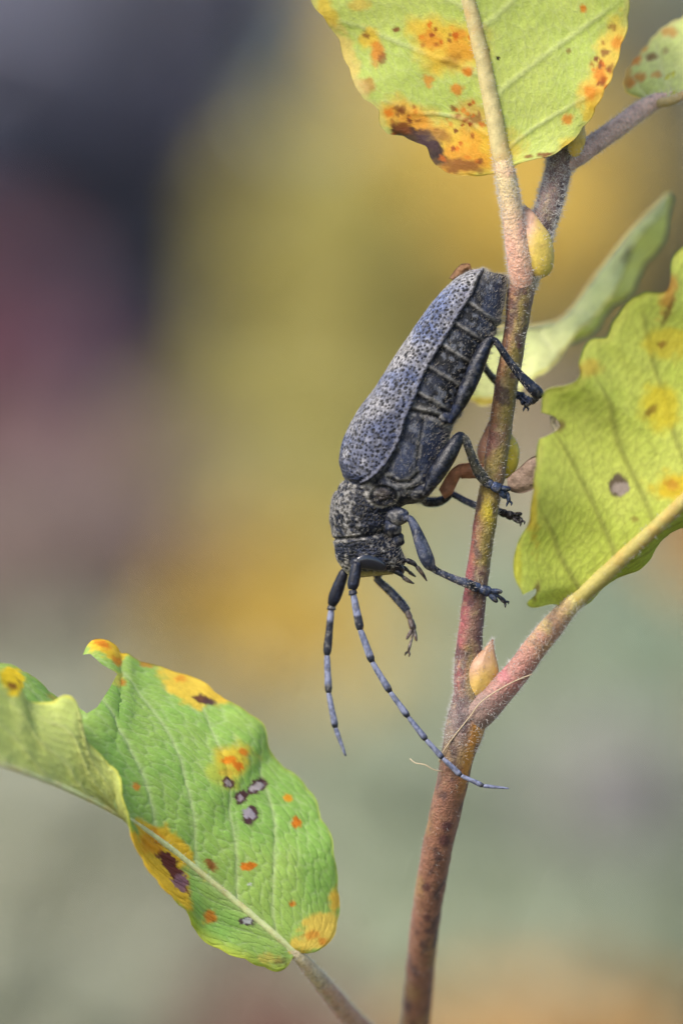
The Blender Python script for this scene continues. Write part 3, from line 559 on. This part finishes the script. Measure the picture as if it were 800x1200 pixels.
# --- buds
def bud(base, tipp, width, depth, ca, cb, seed, dshift=0, tip=0.75, fuzz=200):
    b, t = np.array(base, float), np.array(tipp, float); c = (b + t) / 2; ax = (t - b) / 2
    side = np.cross(ax, [0, 0, 1.0]); side = side / np.linalg.norm(side) * width / 2
    v, f = ellipsoid(c, ax, side, np.array([0, 0, depth / 2]), 28, 28, 0.85, tip)
    u = ((v - b) @ (t - b)) / ((t - b) @ (t - b)); w = ((v - c) @ side) / (side @ side)
    v = v + np.array([0, 0, -1.0]) * (1.6 * np.exp(-((w - 0.25 * u) / 0.12) ** 2) * (v[:, 2] < c[2]))[:, None]      # keel where the scales meet
    col = mix(lin(ca), lin(cb), sst(0.25, 0.75, u + 0.35 * w + 0.5 * (fbm(v, 14, 3, seed) - 0.5)))
    col = mix(col, lin((112, 74, 56)), 0.7 * sst(0.86, 1.0, u) + 0.25 * sst(0.58, 0.7, fbm(v, 7, 3, seed + 1)))
    o = make('bud', P(v), f, M_BUD, twig, col)
    nn = v - c; nn /= np.linalg.norm(nn, axis=1, keepdims=True)
    if fuzz: hairs('fuzz', v, nn, ax / np.linalg.norm(ax) * 0.8, 4.5, 0.5, M_FUZZ, o, fuzz, seed=seed)
    return o
bud((555, 820, -8), (577, 749, -10), 38, 26, (198, 164, 88), (174, 136, 108), 1)
bud((636, 325, -6), (612, 242, -4), 44, 34, (206, 180, 84), (212, 168, 140), 2, tip=0.35)
bud((672, 184, -6), (679, 140, -10), 21, 18, (206, 176, 84), (196, 170, 110), 3, tip=0.3)
bud((588, 562, 12), (578, 490, 16), 50, 30, (206, 184, 66), (190, 140, 112), 4, tip=0.5)
# --- dry stipules at the middle node
def ribbon(name, rows, col, seed, parent, bulge=6, th=2.0):
    """sheet between two edges (rows of (ax,ay,ad, bx,by,bd)), with thickness and curl"""
    r_ = np.asarray(rows, float); a = resample(catmull(r_[:, :3], 2), 36); b = resample(catmull(r_[:, 3:], 2), 36)
    t = np.linspace(0, 1, 14)[None, :, None]; g = a[:, None] * (1 - t) + b[:, None] * t
    nr_ = normals_grid(g); k = np.sign(-nr_[..., 2].mean()) or 1; nr_ = nr_ * k
    g = g + nr_ * (bulge * np.sin(math.pi * t) + 5 * (fbm(g, 9, 3, seed)[..., None] - 0.5))
    A, Bk = g + nr_ * th / 2, g - nr_ * th / 2; n0, m0 = 36, 14
    V = np.vstack([A.reshape(-1, 3), Bk.reshape(-1, 3)]); f = [tuple(q) for q in gridfaces(n0, m0)] + [tuple(q) for q in gridfaces(n0, m0, False, n0 * m0, True)]
    edge = [i * m0 for i in range(n0)] + [(n0 - 1) * m0 + j for j in range(1, m0)] + [i * m0 + m0 - 1 for i in range(n0 - 2, -1, -1)] + [j for j in range(m0 - 2, 0, -1)]
    for i in range(len(edge)):
        p_, q_ = edge[i], edge[(i + 1) % len(edge)]; f.append((p_, q_, q_ + n0 * m0, p_ + n0 * m0))
    c = lin(col) * (0.6 + 0.8 * fbm(V, 10, 3, seed)[:, None]); return make(name, P(V), f, M_DRY, parent, c)
ribbon('dry_stipule', [(514, 574, 16, 521, 584, 20), (522, 560, 12, 530, 577, 18), (532, 547, 8, 538, 560, 16), (548, 543, 8, 540, 560, 24), (572, 545, 0, 570, 560, 12)], (196, 142, 112), 5, twig, 4)
ribbon('dry_stipule', [(594, 560, -6, 600, 576, -2), (608, 548, -16, 612, 578, -10), (622, 536, -22, 628, 572, -16), (640, 530, -24, 642, 568, -18)], (150, 128, 112), 6, twig, 5)
ribbon('dry_stipule', [(644, 487, -112, 650, 486, -108), (645, 497, -106, 651, 496, -104), (649, 505, -104, 655, 500, -104)], (190, 178, 150), 8, l2, 2, 1.2)

# ------------------------------------------------------------------ loose fibres
def fibre(name, pts, label):
    o, g = tube(name, [(*p, 0.75) for p in pts], M_SILK, None, lin((220, 190, 140)), n=6, step=3); return tag(o, label, 'fibre')
fibre('plant_fibre', [(623, 790, -30), (601, 799, -33), (578, 812, -33), (562, 824, -30), (550, 840, -25), (534, 860, -22), (520, 879, -16), (514, 893, -4)], 'long pale dry fibre draped across the stem and red petiole')
fibre('plant_fibre', [(480, 889, -10), (486, 894, -12), (497, 896, -14), (508, 902, -13), (519, 904, -8)], 'short pale curled fibre sticking out of the stem near the antenna tip')

# ------------------------------------------------------------------ the beetle
beetle = empty('longhorn_beetle', P(np.array([557.0, 690.0, -14.0])), 'grey black-speckled longhorn beetle with banded antennae climbing head-down on the twig', 'beetle')
ST = np.array([  # dorsal x,y, ventral x,y, half-width, elytron edge fraction
    (566, 317, 594, 323, 17, .10), (556, 319, 593, 341, 24, .22), (535, 330, 587, 371, 32, .38), (513, 352, 578, 398, 38, .41), (491, 382, 567, 428, 44, .41), (467, 417, 553, 458, 49, .41),
    (445, 452, 539, 484, 53, .46), (421, 485, 528, 506, 56, .50), (406, 515, 522, 536, 57, .50), (401, 540, 513, 566, 55, .43), (405, 560, 494, 588, 49, .27), (397, 569, 474, 592, 46, .2), (389, 584, 462, 603, 46, .2), (386, 608, 456, 615, 45, .2), (389, 630, 452, 623, 41, .2),
    (391, 640, 462, 632, 40, .2), (394, 654, 472, 648, 37, .2), (401, 666, 474, 660, 31, .2), (409, 674, 466, 670, 20, .2), (418, 677, 458, 673, 8, .2)], float)
SX = catmull(np.c_[ST[:, 0], ST[:, 1], ST[:, 0] * 0, ST[:, 2:]], 1.0)
Lc = np.r_[0, np.cumsum(np.linalg.norm(np.diff((SX[:, :2] + SX[:, 3:5]) / 2, axis=0), axis=1))]
def section(u):
    """u: arc position along the axis -> dorsal, ventral, half width, edge fraction"""
    return [np.interp(u, Lc, SX[:, k]) for k in (0, 1, 3, 4, 5, 6)]
def st_pos(i):
    k = np.argmin(np.hypot(SX[:, 0] - ST[i, 0], SX[:, 1] - ST[i, 1]) + np.hypot(SX[:, 3] - ST[i, 2], SX[:, 4] - ST[i, 3])); return Lc[k]
def shell(u, th):
    dx, dy, vx, vy, w, fr = section(u); cx, cy = (dx + vx) / 2, (dy + vy) / 2
    c, s = np.cos(th), np.sin(th); pw = 0.88
    c2 = np.sign(c) * np.abs(c) ** pw; s2 = np.sign(s) * np.abs(s) ** pw
    return np.stack([cx + (dx - cx) * c2, cy + (dy - cy) * c2, -w * s2], -1)
CREAM, NAVY, SLATE, BLACK = lin((150, 147, 142)), lin((21, 26, 40)), lin((50, 57, 78)), lin((8, 9, 13))
# body: one continuous skin from tail to mouth
nu, nth = 460, 210
U, TH = np.meshgrid(np.linspace(0, Lc[-1], nu), np.linspace(0, 2 * math.pi, nth, endpoint=False), indexing='ij')
bgd = shell(U, TH); bn = normals_grid(bgd, True); cen = bgd.mean(1, keepdims=True); bn *= np.sign(((bgd - cen) * bn).sum(-1, keepdims=True))
bx, by = bgd[..., 0], bgd[..., 1]
uP, uH, uM = st_pos(10) + 6, st_pos(14) + 2, st_pos(6) + 8
abd = sst(uM + 4, uM - 4, U); pro = sst(uP - 4, uP + 2, U) * sst(uH + 2, uH - 2, U); hed = sst(uH - 2, uH + 2, U); tho = 1 - np.clip(abd + pro + hed, 0, 1)
hgt = np.zeros_like(U); bcol = np.zeros(U.shape + (3,)) + NAVY
# abdomen: five overlapping rings with pale hair fringes
seams = [((548, 355), (578, 376)), ((534, 380), (563, 399)), ((519, 406), (552, 427)), ((503, 431), (543, 456)), ((488, 460), (530, 484))]
n_f = fbm(bgd, 5, 3, 31); n_m = fbm(bgd, 16, 3, 32); n_l = fbm(bgd, 34, 2, 33)
acol = mix(mix(NAVY * 1.1, BLACK, sst(0.4, 0.6, n_m)), SLATE, 0.65 * sst(0.45, 0.66, n_l))
acol = mix(acol, lin((112, 116, 126)), 0.5 * sst(0.54, 0.63, n_f) * (0.35 + 0.65 * sst(0.4, 0.6, n_m)))
acol = mix(acol, CREAM, 0.12 * sst(338, 318, by))
for (a_, b_) in seams:
    av = np.array(a_, float); bv = np.array(b_, float); dv = (bv - av) / np.linalg.norm(bv - av); nv_ = np.array([-dv[1], dv[0]])
    if nv_[1] < 0: nv_ = -nv_
    sd = (bx - av[0]) * nv_[0] + (by - av[1]) * nv_[1] + 1.2 * (n_m - 0.5) - 0.0016 * ((bx - (av[0] + bv[0]) / 2) ** 2)
    hgt += 2.4 * sst(-14, 0, -np.abs(sd + 7) + 7 - 7) * abd * 0 + abd * (1.9 * np.exp(-((sd + 3.5) / 4.0) ** 2) - 2.0 * np.exp(-((sd - 2.5) / 2.2) ** 2))
    acol = mix(acol, CREAM, 0.6 * np.exp(-((sd + 1.6) / 1.8) ** 2) * (0.4 + 0.6 * sst(0.3, 0.6, n_f)))
    acol = mix(acol, BLACK, 0.85 * np.exp(-((sd - 3.0) / 2.0) ** 2))
# thorax plates
f1, f2, cid = voro(U / 4.2, TH * 50 / 4.2, 40)
tcol = mix(mix(NAVY, SLATE, sst(0.4, 0.62, n_l)), lin((108, 110, 116)), 0.5 * sst(0.53, 0.62, n_f)); tcol = mix(tcol, BLACK, 0.5 * sst(0.56, 0.68, n_m))
def groove(poly, w, dep, colr, am, mask=1.0, pale=None, pw=3.0, off=0.0):
    global hgt, bcol
    d = np.abs(segdist(bx, by, poly) - off); hgt = hgt - dep * (0.5 + n_m) * np.exp(-(d / w) ** 2) * mask
    if pale is not None: bcol = mix(bcol, pale, 0.6 * sst(0.35, 0.6, 0.6 * n_f + 0.4 * n_m) * np.exp(-((d - w - pw * 0.5) / pw) ** 2) * mask)
    bcol = mix(bcol, colr, am * np.exp(-(d / w) ** 2) * mask)
# pronotum and head: rugose, pitted, pale hairs between the pits
f1p, f2p, cp = voro(U / 5.2, TH * 42 / 5.2, 50)
pit = 1 - sst(0.22, 0.44, f1p)
pcol = mix(mix(SLATE * 0.7, NAVY, sst(0.4, 0.6, n_l)), CREAM, 0.68 * sst(0.53, 0.61, 0.5 * n_f + 0.5 * n_m + 0.1 * (TH < 1.3)))
pcol = mix(pcol * 0.85, BLACK, 0.9 * pit)
f1h, f2h, ch = voro(U / 4.4, TH * 36 / 4.4, 60); pith = 1 - sst(0.2, 0.42, f1h)
hcol = mix(mix(SLATE * 0.75, NAVY, sst(0.38, 0.6, n_m)), CREAM, 0.85 * sst(0.50, 0.58, 0.55 * n_f + 0.45 * n_l + 0.05)); hcol = mix(hcol, BLACK, 0.8 * pith)
hcol = mix(hcol, NAVY * 0.8, 0.8 * np.exp(-((segdist(bx, by, [(402, 640), (448, 633)])) / 6) ** 2))
hcol = mix(hcol, lin((196, 180, 110)), 0.75 * sst(668, 674, by))
bcol = acol * abd[..., None] + tcol * tho[..., None] + pcol * pro[..., None] + hcol * hed[..., None]
hgt += -1.3 * pit * pro - 1.1 * pith * hed + 2.4 * (n_m - 0.5) * (pro + hed) + 1.6 * (n_m - 0.5) * tho
groove([(497, 486), (494, 505), (490, 525), (488, 545), (489, 560)], 1.6, 1.4, BLACK, .8, tho, CREAM * .5, 2.0)
groove([(527, 497), (512, 488), (494, 484), (480, 480)], 2.6, 3.0, BLACK, .9, 1.0, CREAM, 3.5)
groove([(455, 560), (466, 566), (480, 565), (491, 555)], 2.2, 2.6, BLACK, .8, 1.0, CREAM, 3.0)
groove([(466, 528), (452, 552), (434, 572)], 2.2, 2.4, BLACK, .8, tho, CREAM * .6, 2.5)
groove([(512, 560), (500, 569), (478, 574)], 1.8, 1.4, BLACK, .7, 1.0, CREAM * .6, 2.5)
# front coxal socket: raised ring round a tan disc
q = np.hypot((bx - 448) / 16, (by - 579) / 12.5); nearring = np.exp(-((q - 0.95) / 0.16) ** 2)
hgt += 3.2 * nearring - 2.2 * np.exp(-((q - 0.72) / 0.14) ** 2); bcol = mix(bcol, BLACK, 0.9 * nearring); bcol = mix(bcol, lin((92, 84, 82)), 0.6 * sst(0.62, 0.45, q)); bcol = mix(bcol, CREAM, 0.8 * np.exp(-((q - 1.18) / 0.1) ** 2) * (by > 576))
groove([(389, 632), (410, 631), (430, 628), (450, 622)], 1.9, 3.2, BLACK, .95, 1.0, CREAM, 2.4)
groove([(395, 574), (412, 572), (432, 574)], 1.8, 2.2, NAVY, .6, 1.0, CREAM, 3.2)
groove([(424, 617), (436, 616), (450, 613)], 4.0, -1.6, SLATE * .7, .7)
bg2 = bgd + bn * hgt[..., None]
v, f, caps = close_tube(bg2)
colall = np.vstack([bcol.reshape(-1, 3), bcol[0].mean(0), bcol[-1].mean(0)])
body = make('body', P(v), [tuple(k) for k in f] + [tuple(k[:3]) for k in caps], M_BODY, beetle, colall)
axd = np.array([.40, -.90, 0])
hm = (U > 4) & (TH < math.pi) ; hairs('pubescence', bg2[hm], bn[hm], axd * 1.5, 4.5, 0.32, M_PUB, body, 4200, jit=0.4, seed=4)
hairs('pubescence', bg2[:6], bn[:6], axd * 1.2, 5.0, 0.4, M_PUB, body, 220, jit=0.5, seed=5)
vm = (np.abs(TH - math.pi) < 0.7) & (U < uP) & (U > 8); hairs('pubescence', bg2[vm], bn[vm], axd * 0.6, 7.0, 0.36, M_PUB, body, 1200, jit=0.5, seed=6)

# elytra: two pitted wing cases over the back
u0, u1 = 0.0, st_pos(10) + 4; ne_u, ne_t = 430, 150
for sgn in (1, -1):
    uu = np.linspace(u0, u1, ne_u)[:, None] * np.ones((1, ne_t)); _, _, _, _, _, fr = section(uu[:, 0])
    the = np.arccos(1 - 2 * np.clip(fr, 0.02, 0.98)); k = np.linspace(0, 1, ne_t)[None]
    tt = 0.012 + (the[:, None] - 0.012) * k
    g = shell(uu, tt); nn = normals_grid(g); nn *= -np.sign(nn[..., 2].mean()) if True else 1
    arc = np.cumsum(np.r_['1', np.zeros((ne_u, 1)), np.linalg.norm(np.diff(g, axis=1), axis=2)], axis=1)
    along = uu
    f1, f2, cid = voro(along / 5.3 + 0.5 * (fbm(g, 20, 2, 3) - .5), arc / 4.7, 70)
    rad = 0.20 + 0.20 * cid * cid; pit = 1 - sst(rad - 0.05, rad + 0.09, f1)
    nm, nf, nl = fbm(g, 12, 3, 71), fbm(g, 3.5, 3, 72), fbm(g * [1, 1, .5], 42, 3, 73)
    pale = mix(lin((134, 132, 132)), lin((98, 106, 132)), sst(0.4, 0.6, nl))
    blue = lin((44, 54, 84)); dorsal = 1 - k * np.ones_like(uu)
    low = sst(0.30, 0.80, k + 0.9 * (nl - .5) + 0.0 * uu) * sst(10, 70, uu)  # bluish flank below the pale hair: sky reflection painted into the colour
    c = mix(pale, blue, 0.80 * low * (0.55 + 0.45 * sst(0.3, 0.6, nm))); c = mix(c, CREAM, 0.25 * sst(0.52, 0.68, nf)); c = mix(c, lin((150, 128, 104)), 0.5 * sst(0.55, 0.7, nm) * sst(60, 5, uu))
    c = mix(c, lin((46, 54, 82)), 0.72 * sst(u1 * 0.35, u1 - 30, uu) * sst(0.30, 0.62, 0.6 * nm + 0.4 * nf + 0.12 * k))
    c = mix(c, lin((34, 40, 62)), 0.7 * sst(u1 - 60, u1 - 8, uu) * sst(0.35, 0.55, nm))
    c = c * (0.62 + 0.76 * sst(0.3, 0.7, fbm(g, 2.6, 2, 77)))[..., None]
    c = mix(c, lin((6, 7, 11)), 0.98 * pit)
    rim = (1 - k) * 0 + k; dist_edge = (arc[:, -1:] - arc)
    c = mix(c, BLACK, 0.85 * np.exp(-((dist_edge - 0.5) / 1.4) ** 2)); c = mix(c, lin((96, 96, 104)), 0.5 * np.exp(-((dist_edge - 4.0) / 1.6) ** 2))
    hump = 5.0 * np.exp(-(((uu - (u1 - 16)) / 15) ** 2)) * sst(0.15, 0.6, k)                      # the shoulder
    lift = 2.6 + 1.4 * sst(0, 20, uu) - 1.1 * pit + 0.9 * (nm - .5) + hump + 1.6 * np.exp(-((dist_edge - 2.5) / 2.2) ** 2) - 1.2 * np.exp(-((dist_edge - 7) / 2.5) ** 2)
    lift = lift * sst(u1 + 1, u1 - 8, uu)
    go = g + nn * lift[..., None]
    # skirt: turn the free edges in so the case has thickness
    inner = g[:, -1] - nn[:, -1] * 2.5; go = np.concatenate([go, inner[:, None]], 1); c = np.concatenate([c, np.tile(BLACK, (ne_u, 1, 1))], 1)
    tipin = go[0] * 0.4 + go[0].mean(0) * 0.6 + np.array([-.3, 2.0, 0]); go = np.concatenate([tipin[None], go], 0); c = np.concatenate([c[:1], c], 0)
    if sgn < 0: go = go * [1, 1, -1]
    el = make('elytron', P(go.reshape(-1, 3)), gridfaces(ne_u + 1, ne_t + 1, False, 0, sgn < 0), M_ELY, beetle, c.reshape(-1, 3))
    if sgn > 0: hairs('pubescence', go[3:-6:3, 2:-3:2], nn[2:-6:3, 2:-2:2][: len(go[3:-6:3])], axd * 2.2, 3.5, 0.3, M_PUB, el, 900, jit=0.3, seed=8)
# membranous hind wing tip peeping out past the far wing case
ribbon('hind_wing', [(526, 326, 16, 532, 330, 18), (533, 316, 20, 541, 324, 22), (541, 309, 20, 549, 318, 22), (550, 309, 16, 556, 318, 18)], (140, 104, 72), 12, beetle, 3)

# legs: tapering tubes; feet as lobed pads with claws
def legcol(base, alt, seed, pale=0.0):
    base, alt = lin(base), lin(alt)
    def fn(v, s, a):
        c = mix(base, alt, sst(0.45, 0.7, fbm(v, 9, 3, seed))); return mix(c, CREAM, pale * sst(0.52, 0.68, fbm(v * [1, 1, 1], 3.5, 3, seed + 3)))
    return fn
def tarsus(parent, pts, col, width=7.0):
    """pts: joints along the foot; each joint pair a heart-shaped pad, then two claws"""
    pts = np.asarray(pts, float); parts = []; w = width
    def fr(a, b):
        ax = (b - a) / 2; L = np.linalg.norm(ax); axn = ax / L
        sd = np.cross(axn, [0, 0, 1.0]); sd /= np.linalg.norm(sd) + 1e-6; return L, axn, sd, np.cross(axn, sd)
    for i, (ww, ll) in enumerate(((0.60, 1.25), (0.66, 1.2))):                  # two stout joints, widening outwards
        L, axn, sd, up = fr(pts[i], pts[i + 1]); c0 = (pts[i] + pts[i + 1]) / 2
        parts.append(ellipsoid(c0 + axn * L * .1, axn * L * ll, sd * w * ww, up * w * ww * .8, 18, 16, 0.7, -0.25))
    L, axn, sd, up = fr(pts[2], pts[3])                                         # the split pad
    for q in (-1, 1):
        d_ = axn + sd * q * 0.36; d_ /= np.linalg.norm(d_); s2 = np.cross(d_, up)
        parts.append(ellipsoid(pts[2] + d_ * L * 1.05 + sd * q * w * .18, d_ * L * 1.35, s2 * w * .36, up * w * .42, 16, 14, 0.75))
    L, axn, sd, up = fr(pts[2], pts[4])                                         # slender claw joint and two short claws
    g, _, _ = tube_grid([(*pts[2], w * .26), (*(pts[3] - up * 1.0), w * .22), (*(pts[3] * .4 + pts[4] * .6), w * .30), (*pts[4], w * .22)], 12, 1.5)
    v_, f_, k_ = close_tube(g); parts.append((v_, [tuple(q) for q in f_] + [tuple(q[:3]) for q in k_]))
    L, axn, sd, up = fr(pts[3], pts[4])
    for q in (-1, 1):
        c0 = pts[4] + sd * q * w * .12
        g, _, _ = tube_grid([(*c0, 1.5), (*(c0 + axn * 2.2 + sd * q * 1.6), 1.3), (*(c0 + axn * 3.2 + sd * q * 1.6 + np.array([-.4, 1.0, .3]) * 2.2), 0.4)], 8, 1.2)
        v_, f_, k_ = close_tube(g); parts.append((v_, [tuple(q_) for q_ in f_] + [tuple(q_[:3]) for q_ in k_]))
    v_, f_ = join(parts); cl = mix(mix(lin(col) * 0.25, lin(col), sst(0.36, 0.6, fbm(v_, 5, 3, 5))), CREAM, 0.3 * sst(.55, .68, fbm(v_, 3, 2, 9)))
    return make('tarsus', P(v_), f_, M_LEG, parent, cl)
def leg(fem, tib, tar, cf, ct, ctar, pale=(0.2, 0.3), tw=7.0, seed=0, coxa=None, hair=120):
    o, g = tube('leg', fem, M_LEG, beetle, legcol(*cf, seed, pale[0]), n=26, step=1.5, flat=0.85, lump=0.8, seed=seed)
    q, g2 = tube('tibia', tib, M_LEG, o, legcol(*ct, seed + 1, pale[1]), n=20, step=1.5, lump=0.7, seed=seed + 1)
    if coxa is not None:
        parts = [ellipsoid(np.array(c_), np.array(a_), np.array(b_), np.array([0, 0, d_]), 22, 16) for c_, a_, b_, d_ in coxa]
        v_, f_ = join(parts); v_ = v_ + 5.0 * (np.stack([fbm(v_, 7, 3, 90 + q_) for q_ in range(3)], -1) - 0.5); make('coxa', P(v_), f_, M_BODY, o, mix(mix(NAVY, SLATE, .7 * sst(.4, .6, fbm(v_, 8, 3, seed + 6))), CREAM, 0.55 * sst(.48, .62, fbm(v_, 4, 3, seed + 7))))
    tarsus(o, tar, ctar, tw)
    n2_ = -normals_grid(g2, True); n2_ *= np.sign(((g2 - g2.mean(1, keepdims=True)) * n2_).sum(-1, keepdims=True))
    hairs('leg_hair', g2, n2_, (0.3, 0.4, 0), 4.0, 0.45, M_PUB, o, hair, seed=seed)
    return o
NB, BL, SLT, OLV = (15, 18, 28), (44, 54, 80), (66, 72, 92), (74, 72, 64)
# near hind, middle and front legs
leg([(527, 494, -40, 5), (531, 487, -44, 6), (540, 470, -46, 9.5), (551, 446, -46, 11.3), (560, 424, -46, 11), (568, 407, -45, 8.6), (574, 398, -44, 6), (578, 396, -44, 4)],
    [(574, 398, -44, 4.5), (580, 400, -44, 4.2), (592, 417, -43, 4.3), (606, 436, -41, 5), (619, 450, -38, 6.5), (629, 460, -36, 7.2), (634, 465, -35, 5)],
    [(630, 463, -32, ), (626, 468, -20), (622, 470, -8), (615, 470, 2), (609, 466, 8)], (NB, (28, 36, 58)), (NB, (26, 33, 50)), (42, 52, 78), (0.12, 0.15), 7.0, 200, coxa=[((522, 489, -34), (9, -3, 0), (4, 8, 0), 12)])
leg([(497, 580, -42, 5), (502, 572, -46, 7), (508, 561, -49, 10.5), (517, 546, -50, 12.4), (526, 531, -49, 12), (534, 518, -47, 9.5), (539, 511, -44, 6.5), (543, 511, -43, 4.5)],
    [(539, 511, -44, 5), (545, 515, -42, 5), (550, 528, -38, 5), (556, 544, -30, 5.8), (562, 555, -24, 6.8), (568, 563, -20, 6.2)],
    [(565, 563, -20), (575, 568, -20), (585, 573, -18), (594, 578, -14), (596, 588, -11)], (NB, (26, 34, 54)), (OLV, (44, 48, 58)), (52, 64, 94), (0.12, 0.3), 9.5, 210, coxa=[((492, 576, -34), (13, -7, 0), (5, 8, 0), 12)])
leg([(474, 607, -38, 5), (480, 608, -40, 5.2), (486, 618, -41, 6.6), (492, 634, -40, 8.8), (498, 650, -38, 10), (503, 661, -36, 8.6), (507, 667, -35, 4.5)],
    [(504, 663, -35, 5), (510, 668, -34, 4.2), (522, 674, -31, 4), (536, 680, -27, 4.6), (548, 684, -24, 5.6), (554, 687, -22, 5.2)],
    [(550, 686, -21), (561, 689, -20), (573, 694, -19), (584, 699, -16), (592, 706, -11)], (SLT, (40, 46, 64)), (SLT, NB), (50, 62, 90), (0.3, 0.3), 9.5, 220, coxa=[((464, 605, -28), (15, -2, -4), (2, 11, 0), 13), ((459, 619, -22), (5, 12, 4), (-10, 3, 0), 13), ((465, 632, -16), (7, 7, 0), (-6, 6, 0), 10)])
# far legs
leg([(524, 492, 40, 6), (540, 468, 48, 9), (556, 430, 50, 9), (562, 416, 48, 6)], [(561, 418, 48, 4.5), (568, 431, 46, 4.2), (580, 446, 38, 4.5), (594, 458, 30, 5), (604, 463, 24, 5)],
    [(601, 462, 24), (607, 463, 18), (612, 465, 12), (616, 471, 6), (616, 477, 4)], (NB, OLV), ((110, 108, 92), OLV), (42, 54, 82), (0.1, 0.3), 8, 230, hair=60)
leg([(492, 584, 36, 5), (500, 588, 42, 7), (512, 588, 44, 7), (522, 584, 42, 5.5), (529, 578, 40, 4)], [(527, 578, 40, 4), (532, 580, 39, 3.8), (545, 587, 34, 4), (562, 594, 28, 4.5), (580, 598, 22, 4.5), (588, 600, 18, 4)],
    [(585, 600, 18), (592, 602, 14), (600, 605, 10), (609, 607, 6), (611, 611, 4)], (NB, SLT), (SLT, NB), (34, 28, 30), (0.3, 0.2), 8, 240, hair=60)
leg([(463, 628, 26, 9), (462, 636, 28, 10), (456, 650, 34, 8), (446, 668, 36, 6.5), (440, 678, 36, 5)], [(440, 677, 36, 4), (446, 683, 35, 4.6), (458, 694, 32, 5), (469, 706, 28, 5.2), (477, 716, 26, 4.8)],
    [(475, 713, 25), (480, 724, 22), (484, 737, 19), (482, 749, 17), (478, 764, 16)], (SLT, NB), (SLT, NB), (96, 80, 74), (0.3, 0.4), 6, 250, hair=60)
# eyes
for sgn in (1, -1):
    def warp(v): return v
    c = np.array([433, 660, -32.0]); v1, f1_ = ellipsoid(c, np.array([20, 3.0, 4.0]), np.array([-1.0, 9.6, 1.0]), np.array([0, 0, 5.5]), 30, 26, 0.8)
    up = (v1[:, 0] - c[0]) / 17; v1[:, 1] -= 3.0 * (1 - up ** 2) - 1; v1[:, 1] += 1.5 * np.exp(-((up + .85) / .3) ** 2)
    if sgn < 0: v1 = v1 * [1, 1, -1]
    make('eye', P(v1), f1_, M_EYE, beetle, np.tile(lin((14, 17, 32)), (len(v1), 1)))
# antennae: thick dark first joint, then pale joints with dark tips
def antenna(nodes, dark, far):
    """nodes rows x,y,d,r ; dark: share of dark at each joint's end"""
    first = None
    for i in range(len(nodes) - 1):
        a, b = np.array(nodes[i], float), np.array(nodes[i + 1], float); m_ = (a + b) / 2
        if i == 0:
            pts = [(*a[:3], a[3] * .55), (*(a[:3] * .9 + b[:3] * .1), a[3] * .8), (*(a[:3] * .55 + b[:3] * .45), a[3]), (*(a[:3] * .2 + b[:3] * .8), a[3] * 1.02), (*b[:3], a[3] * .7)]
            dk = 1.0
        else:
            r0 = a[3]; r1 = b[3] if i < len(nodes) - 2 else b[3] * .5
            pts = [(*a[:3], r0 * .75), (*(a[:3] * .85 + b[:3] * .15), r0 * .88), (*m_[:3], (r0 + r1) / 2), (*(a[:3] * .12 + b[:3] * .88), r1 * 1.18), (*b[:3], r1 * .8)]
            dk = dark[i]
        def cf(v, s, an, dk=dk, i=i):
            nz = fbm(v, 4, 3, 20 + i); c = mix(lin((122, 127, 150)), lin((78, 84, 108)), sst(.42, .62, nz))
            c = mix(c, lin((17, 19, 28)), .92 * sst(1 - dk - .07, 1 - dk + .05, s + .08 * (nz - .5)))
            return mix(c, CREAM, .3 * sst(.6, .7, nz)) if i else mix(lin((19, 22, 34)), SLATE, .6 * sst(.52, .66, nz))
        o, g = tube('antenna' if i == 0 else 'segment', pts, M_ANT, beetle if i == 0 else first, cf, n=18, step=1.4, lump=0.5, seed=i)
        if i == 0: first = o
    return first
a1 = antenna([(418, 659, -41, 6.8), (412.5, 691, -42, 5.0), (414, 697, -42, 4.6), (422, 738, -42, 4.3), (436, 776, -42, 3.9), (457, 811, -41, 3.6), (478, 840, -40, 3.4), (499, 867, -38, 3.3), (518.5, 888.5, -36, 3.1), (540, 909, -34, 2.9), (566, 921, -33, 2.6), (596, 924, -30, 1.8)],
             [1, 1.1, .40, .20, .16, .14, .13, .12, .12, .11, 0], False)
v_, f_ = ellipsoid((416, 660, -38), (6, -2, 0), (2, 6, 0), (0, 0, 6), 18, 14); make('antenna_socket', P(v_), f_, M_BODY, a1, mix(np.tile(NAVY, (len(v_), 1)), CREAM, .5 * sst(.5, .6, fbm(v_, 4, 2, 1))))
antenna([(404, 668, 18, 7.2), (388.5, 709, 26, 4.8), (388, 715, 26, 4.6), (383, 768, 28, 4.2), (385, 812, 28, 3.7), (393, 853, 28, 3.4), (405, 886, 27, 2.8)], [1, 1.1, .75, .18, .12, .06], True)
# mouthparts
def palp(pts, name='palp'):
    tube(name, pts, M_LEG, beetle, legcol(NB, (70, 60, 52), 300, 0.15), n=12, step=1.2)
palp([(464, 662, -12, 4), (471, 657, -13, 3.6), (476, 657, -13, 2.2), (477, 657, -13, 3.2), (484, 660, -13, 3.0), (488, 664, -13, 1.8), (489, 665, -13, 2.6), (495, 673, -13, 2.2), (500, 681, -13, 0.7)])
palp([(462, 668, -14, 4), (468, 672, -16, 3.2), (472, 676, -16, 1.8), (473, 677, -16, 2.6), (479, 681, -16, 2.2), (485, 684, -16, 0.8)])
palp([(466, 664, 6, 3), (474, 666, 6, 2.6), (479, 670, 6, 1.6), (480, 671, 6, 2.2), (487, 676, 6, 0.8)])
palp([(456, 662, -14, 9), (463, 664, -12, 8), (469, 668, -9, 5.5), (470, 674, -5, 2.0)], 'mandible')
palp([(456, 662, 12, 9), (463, 664, 10, 8), (469, 668, 6, 5.5), (470, 674, 2, 2.0)], 'mandible')
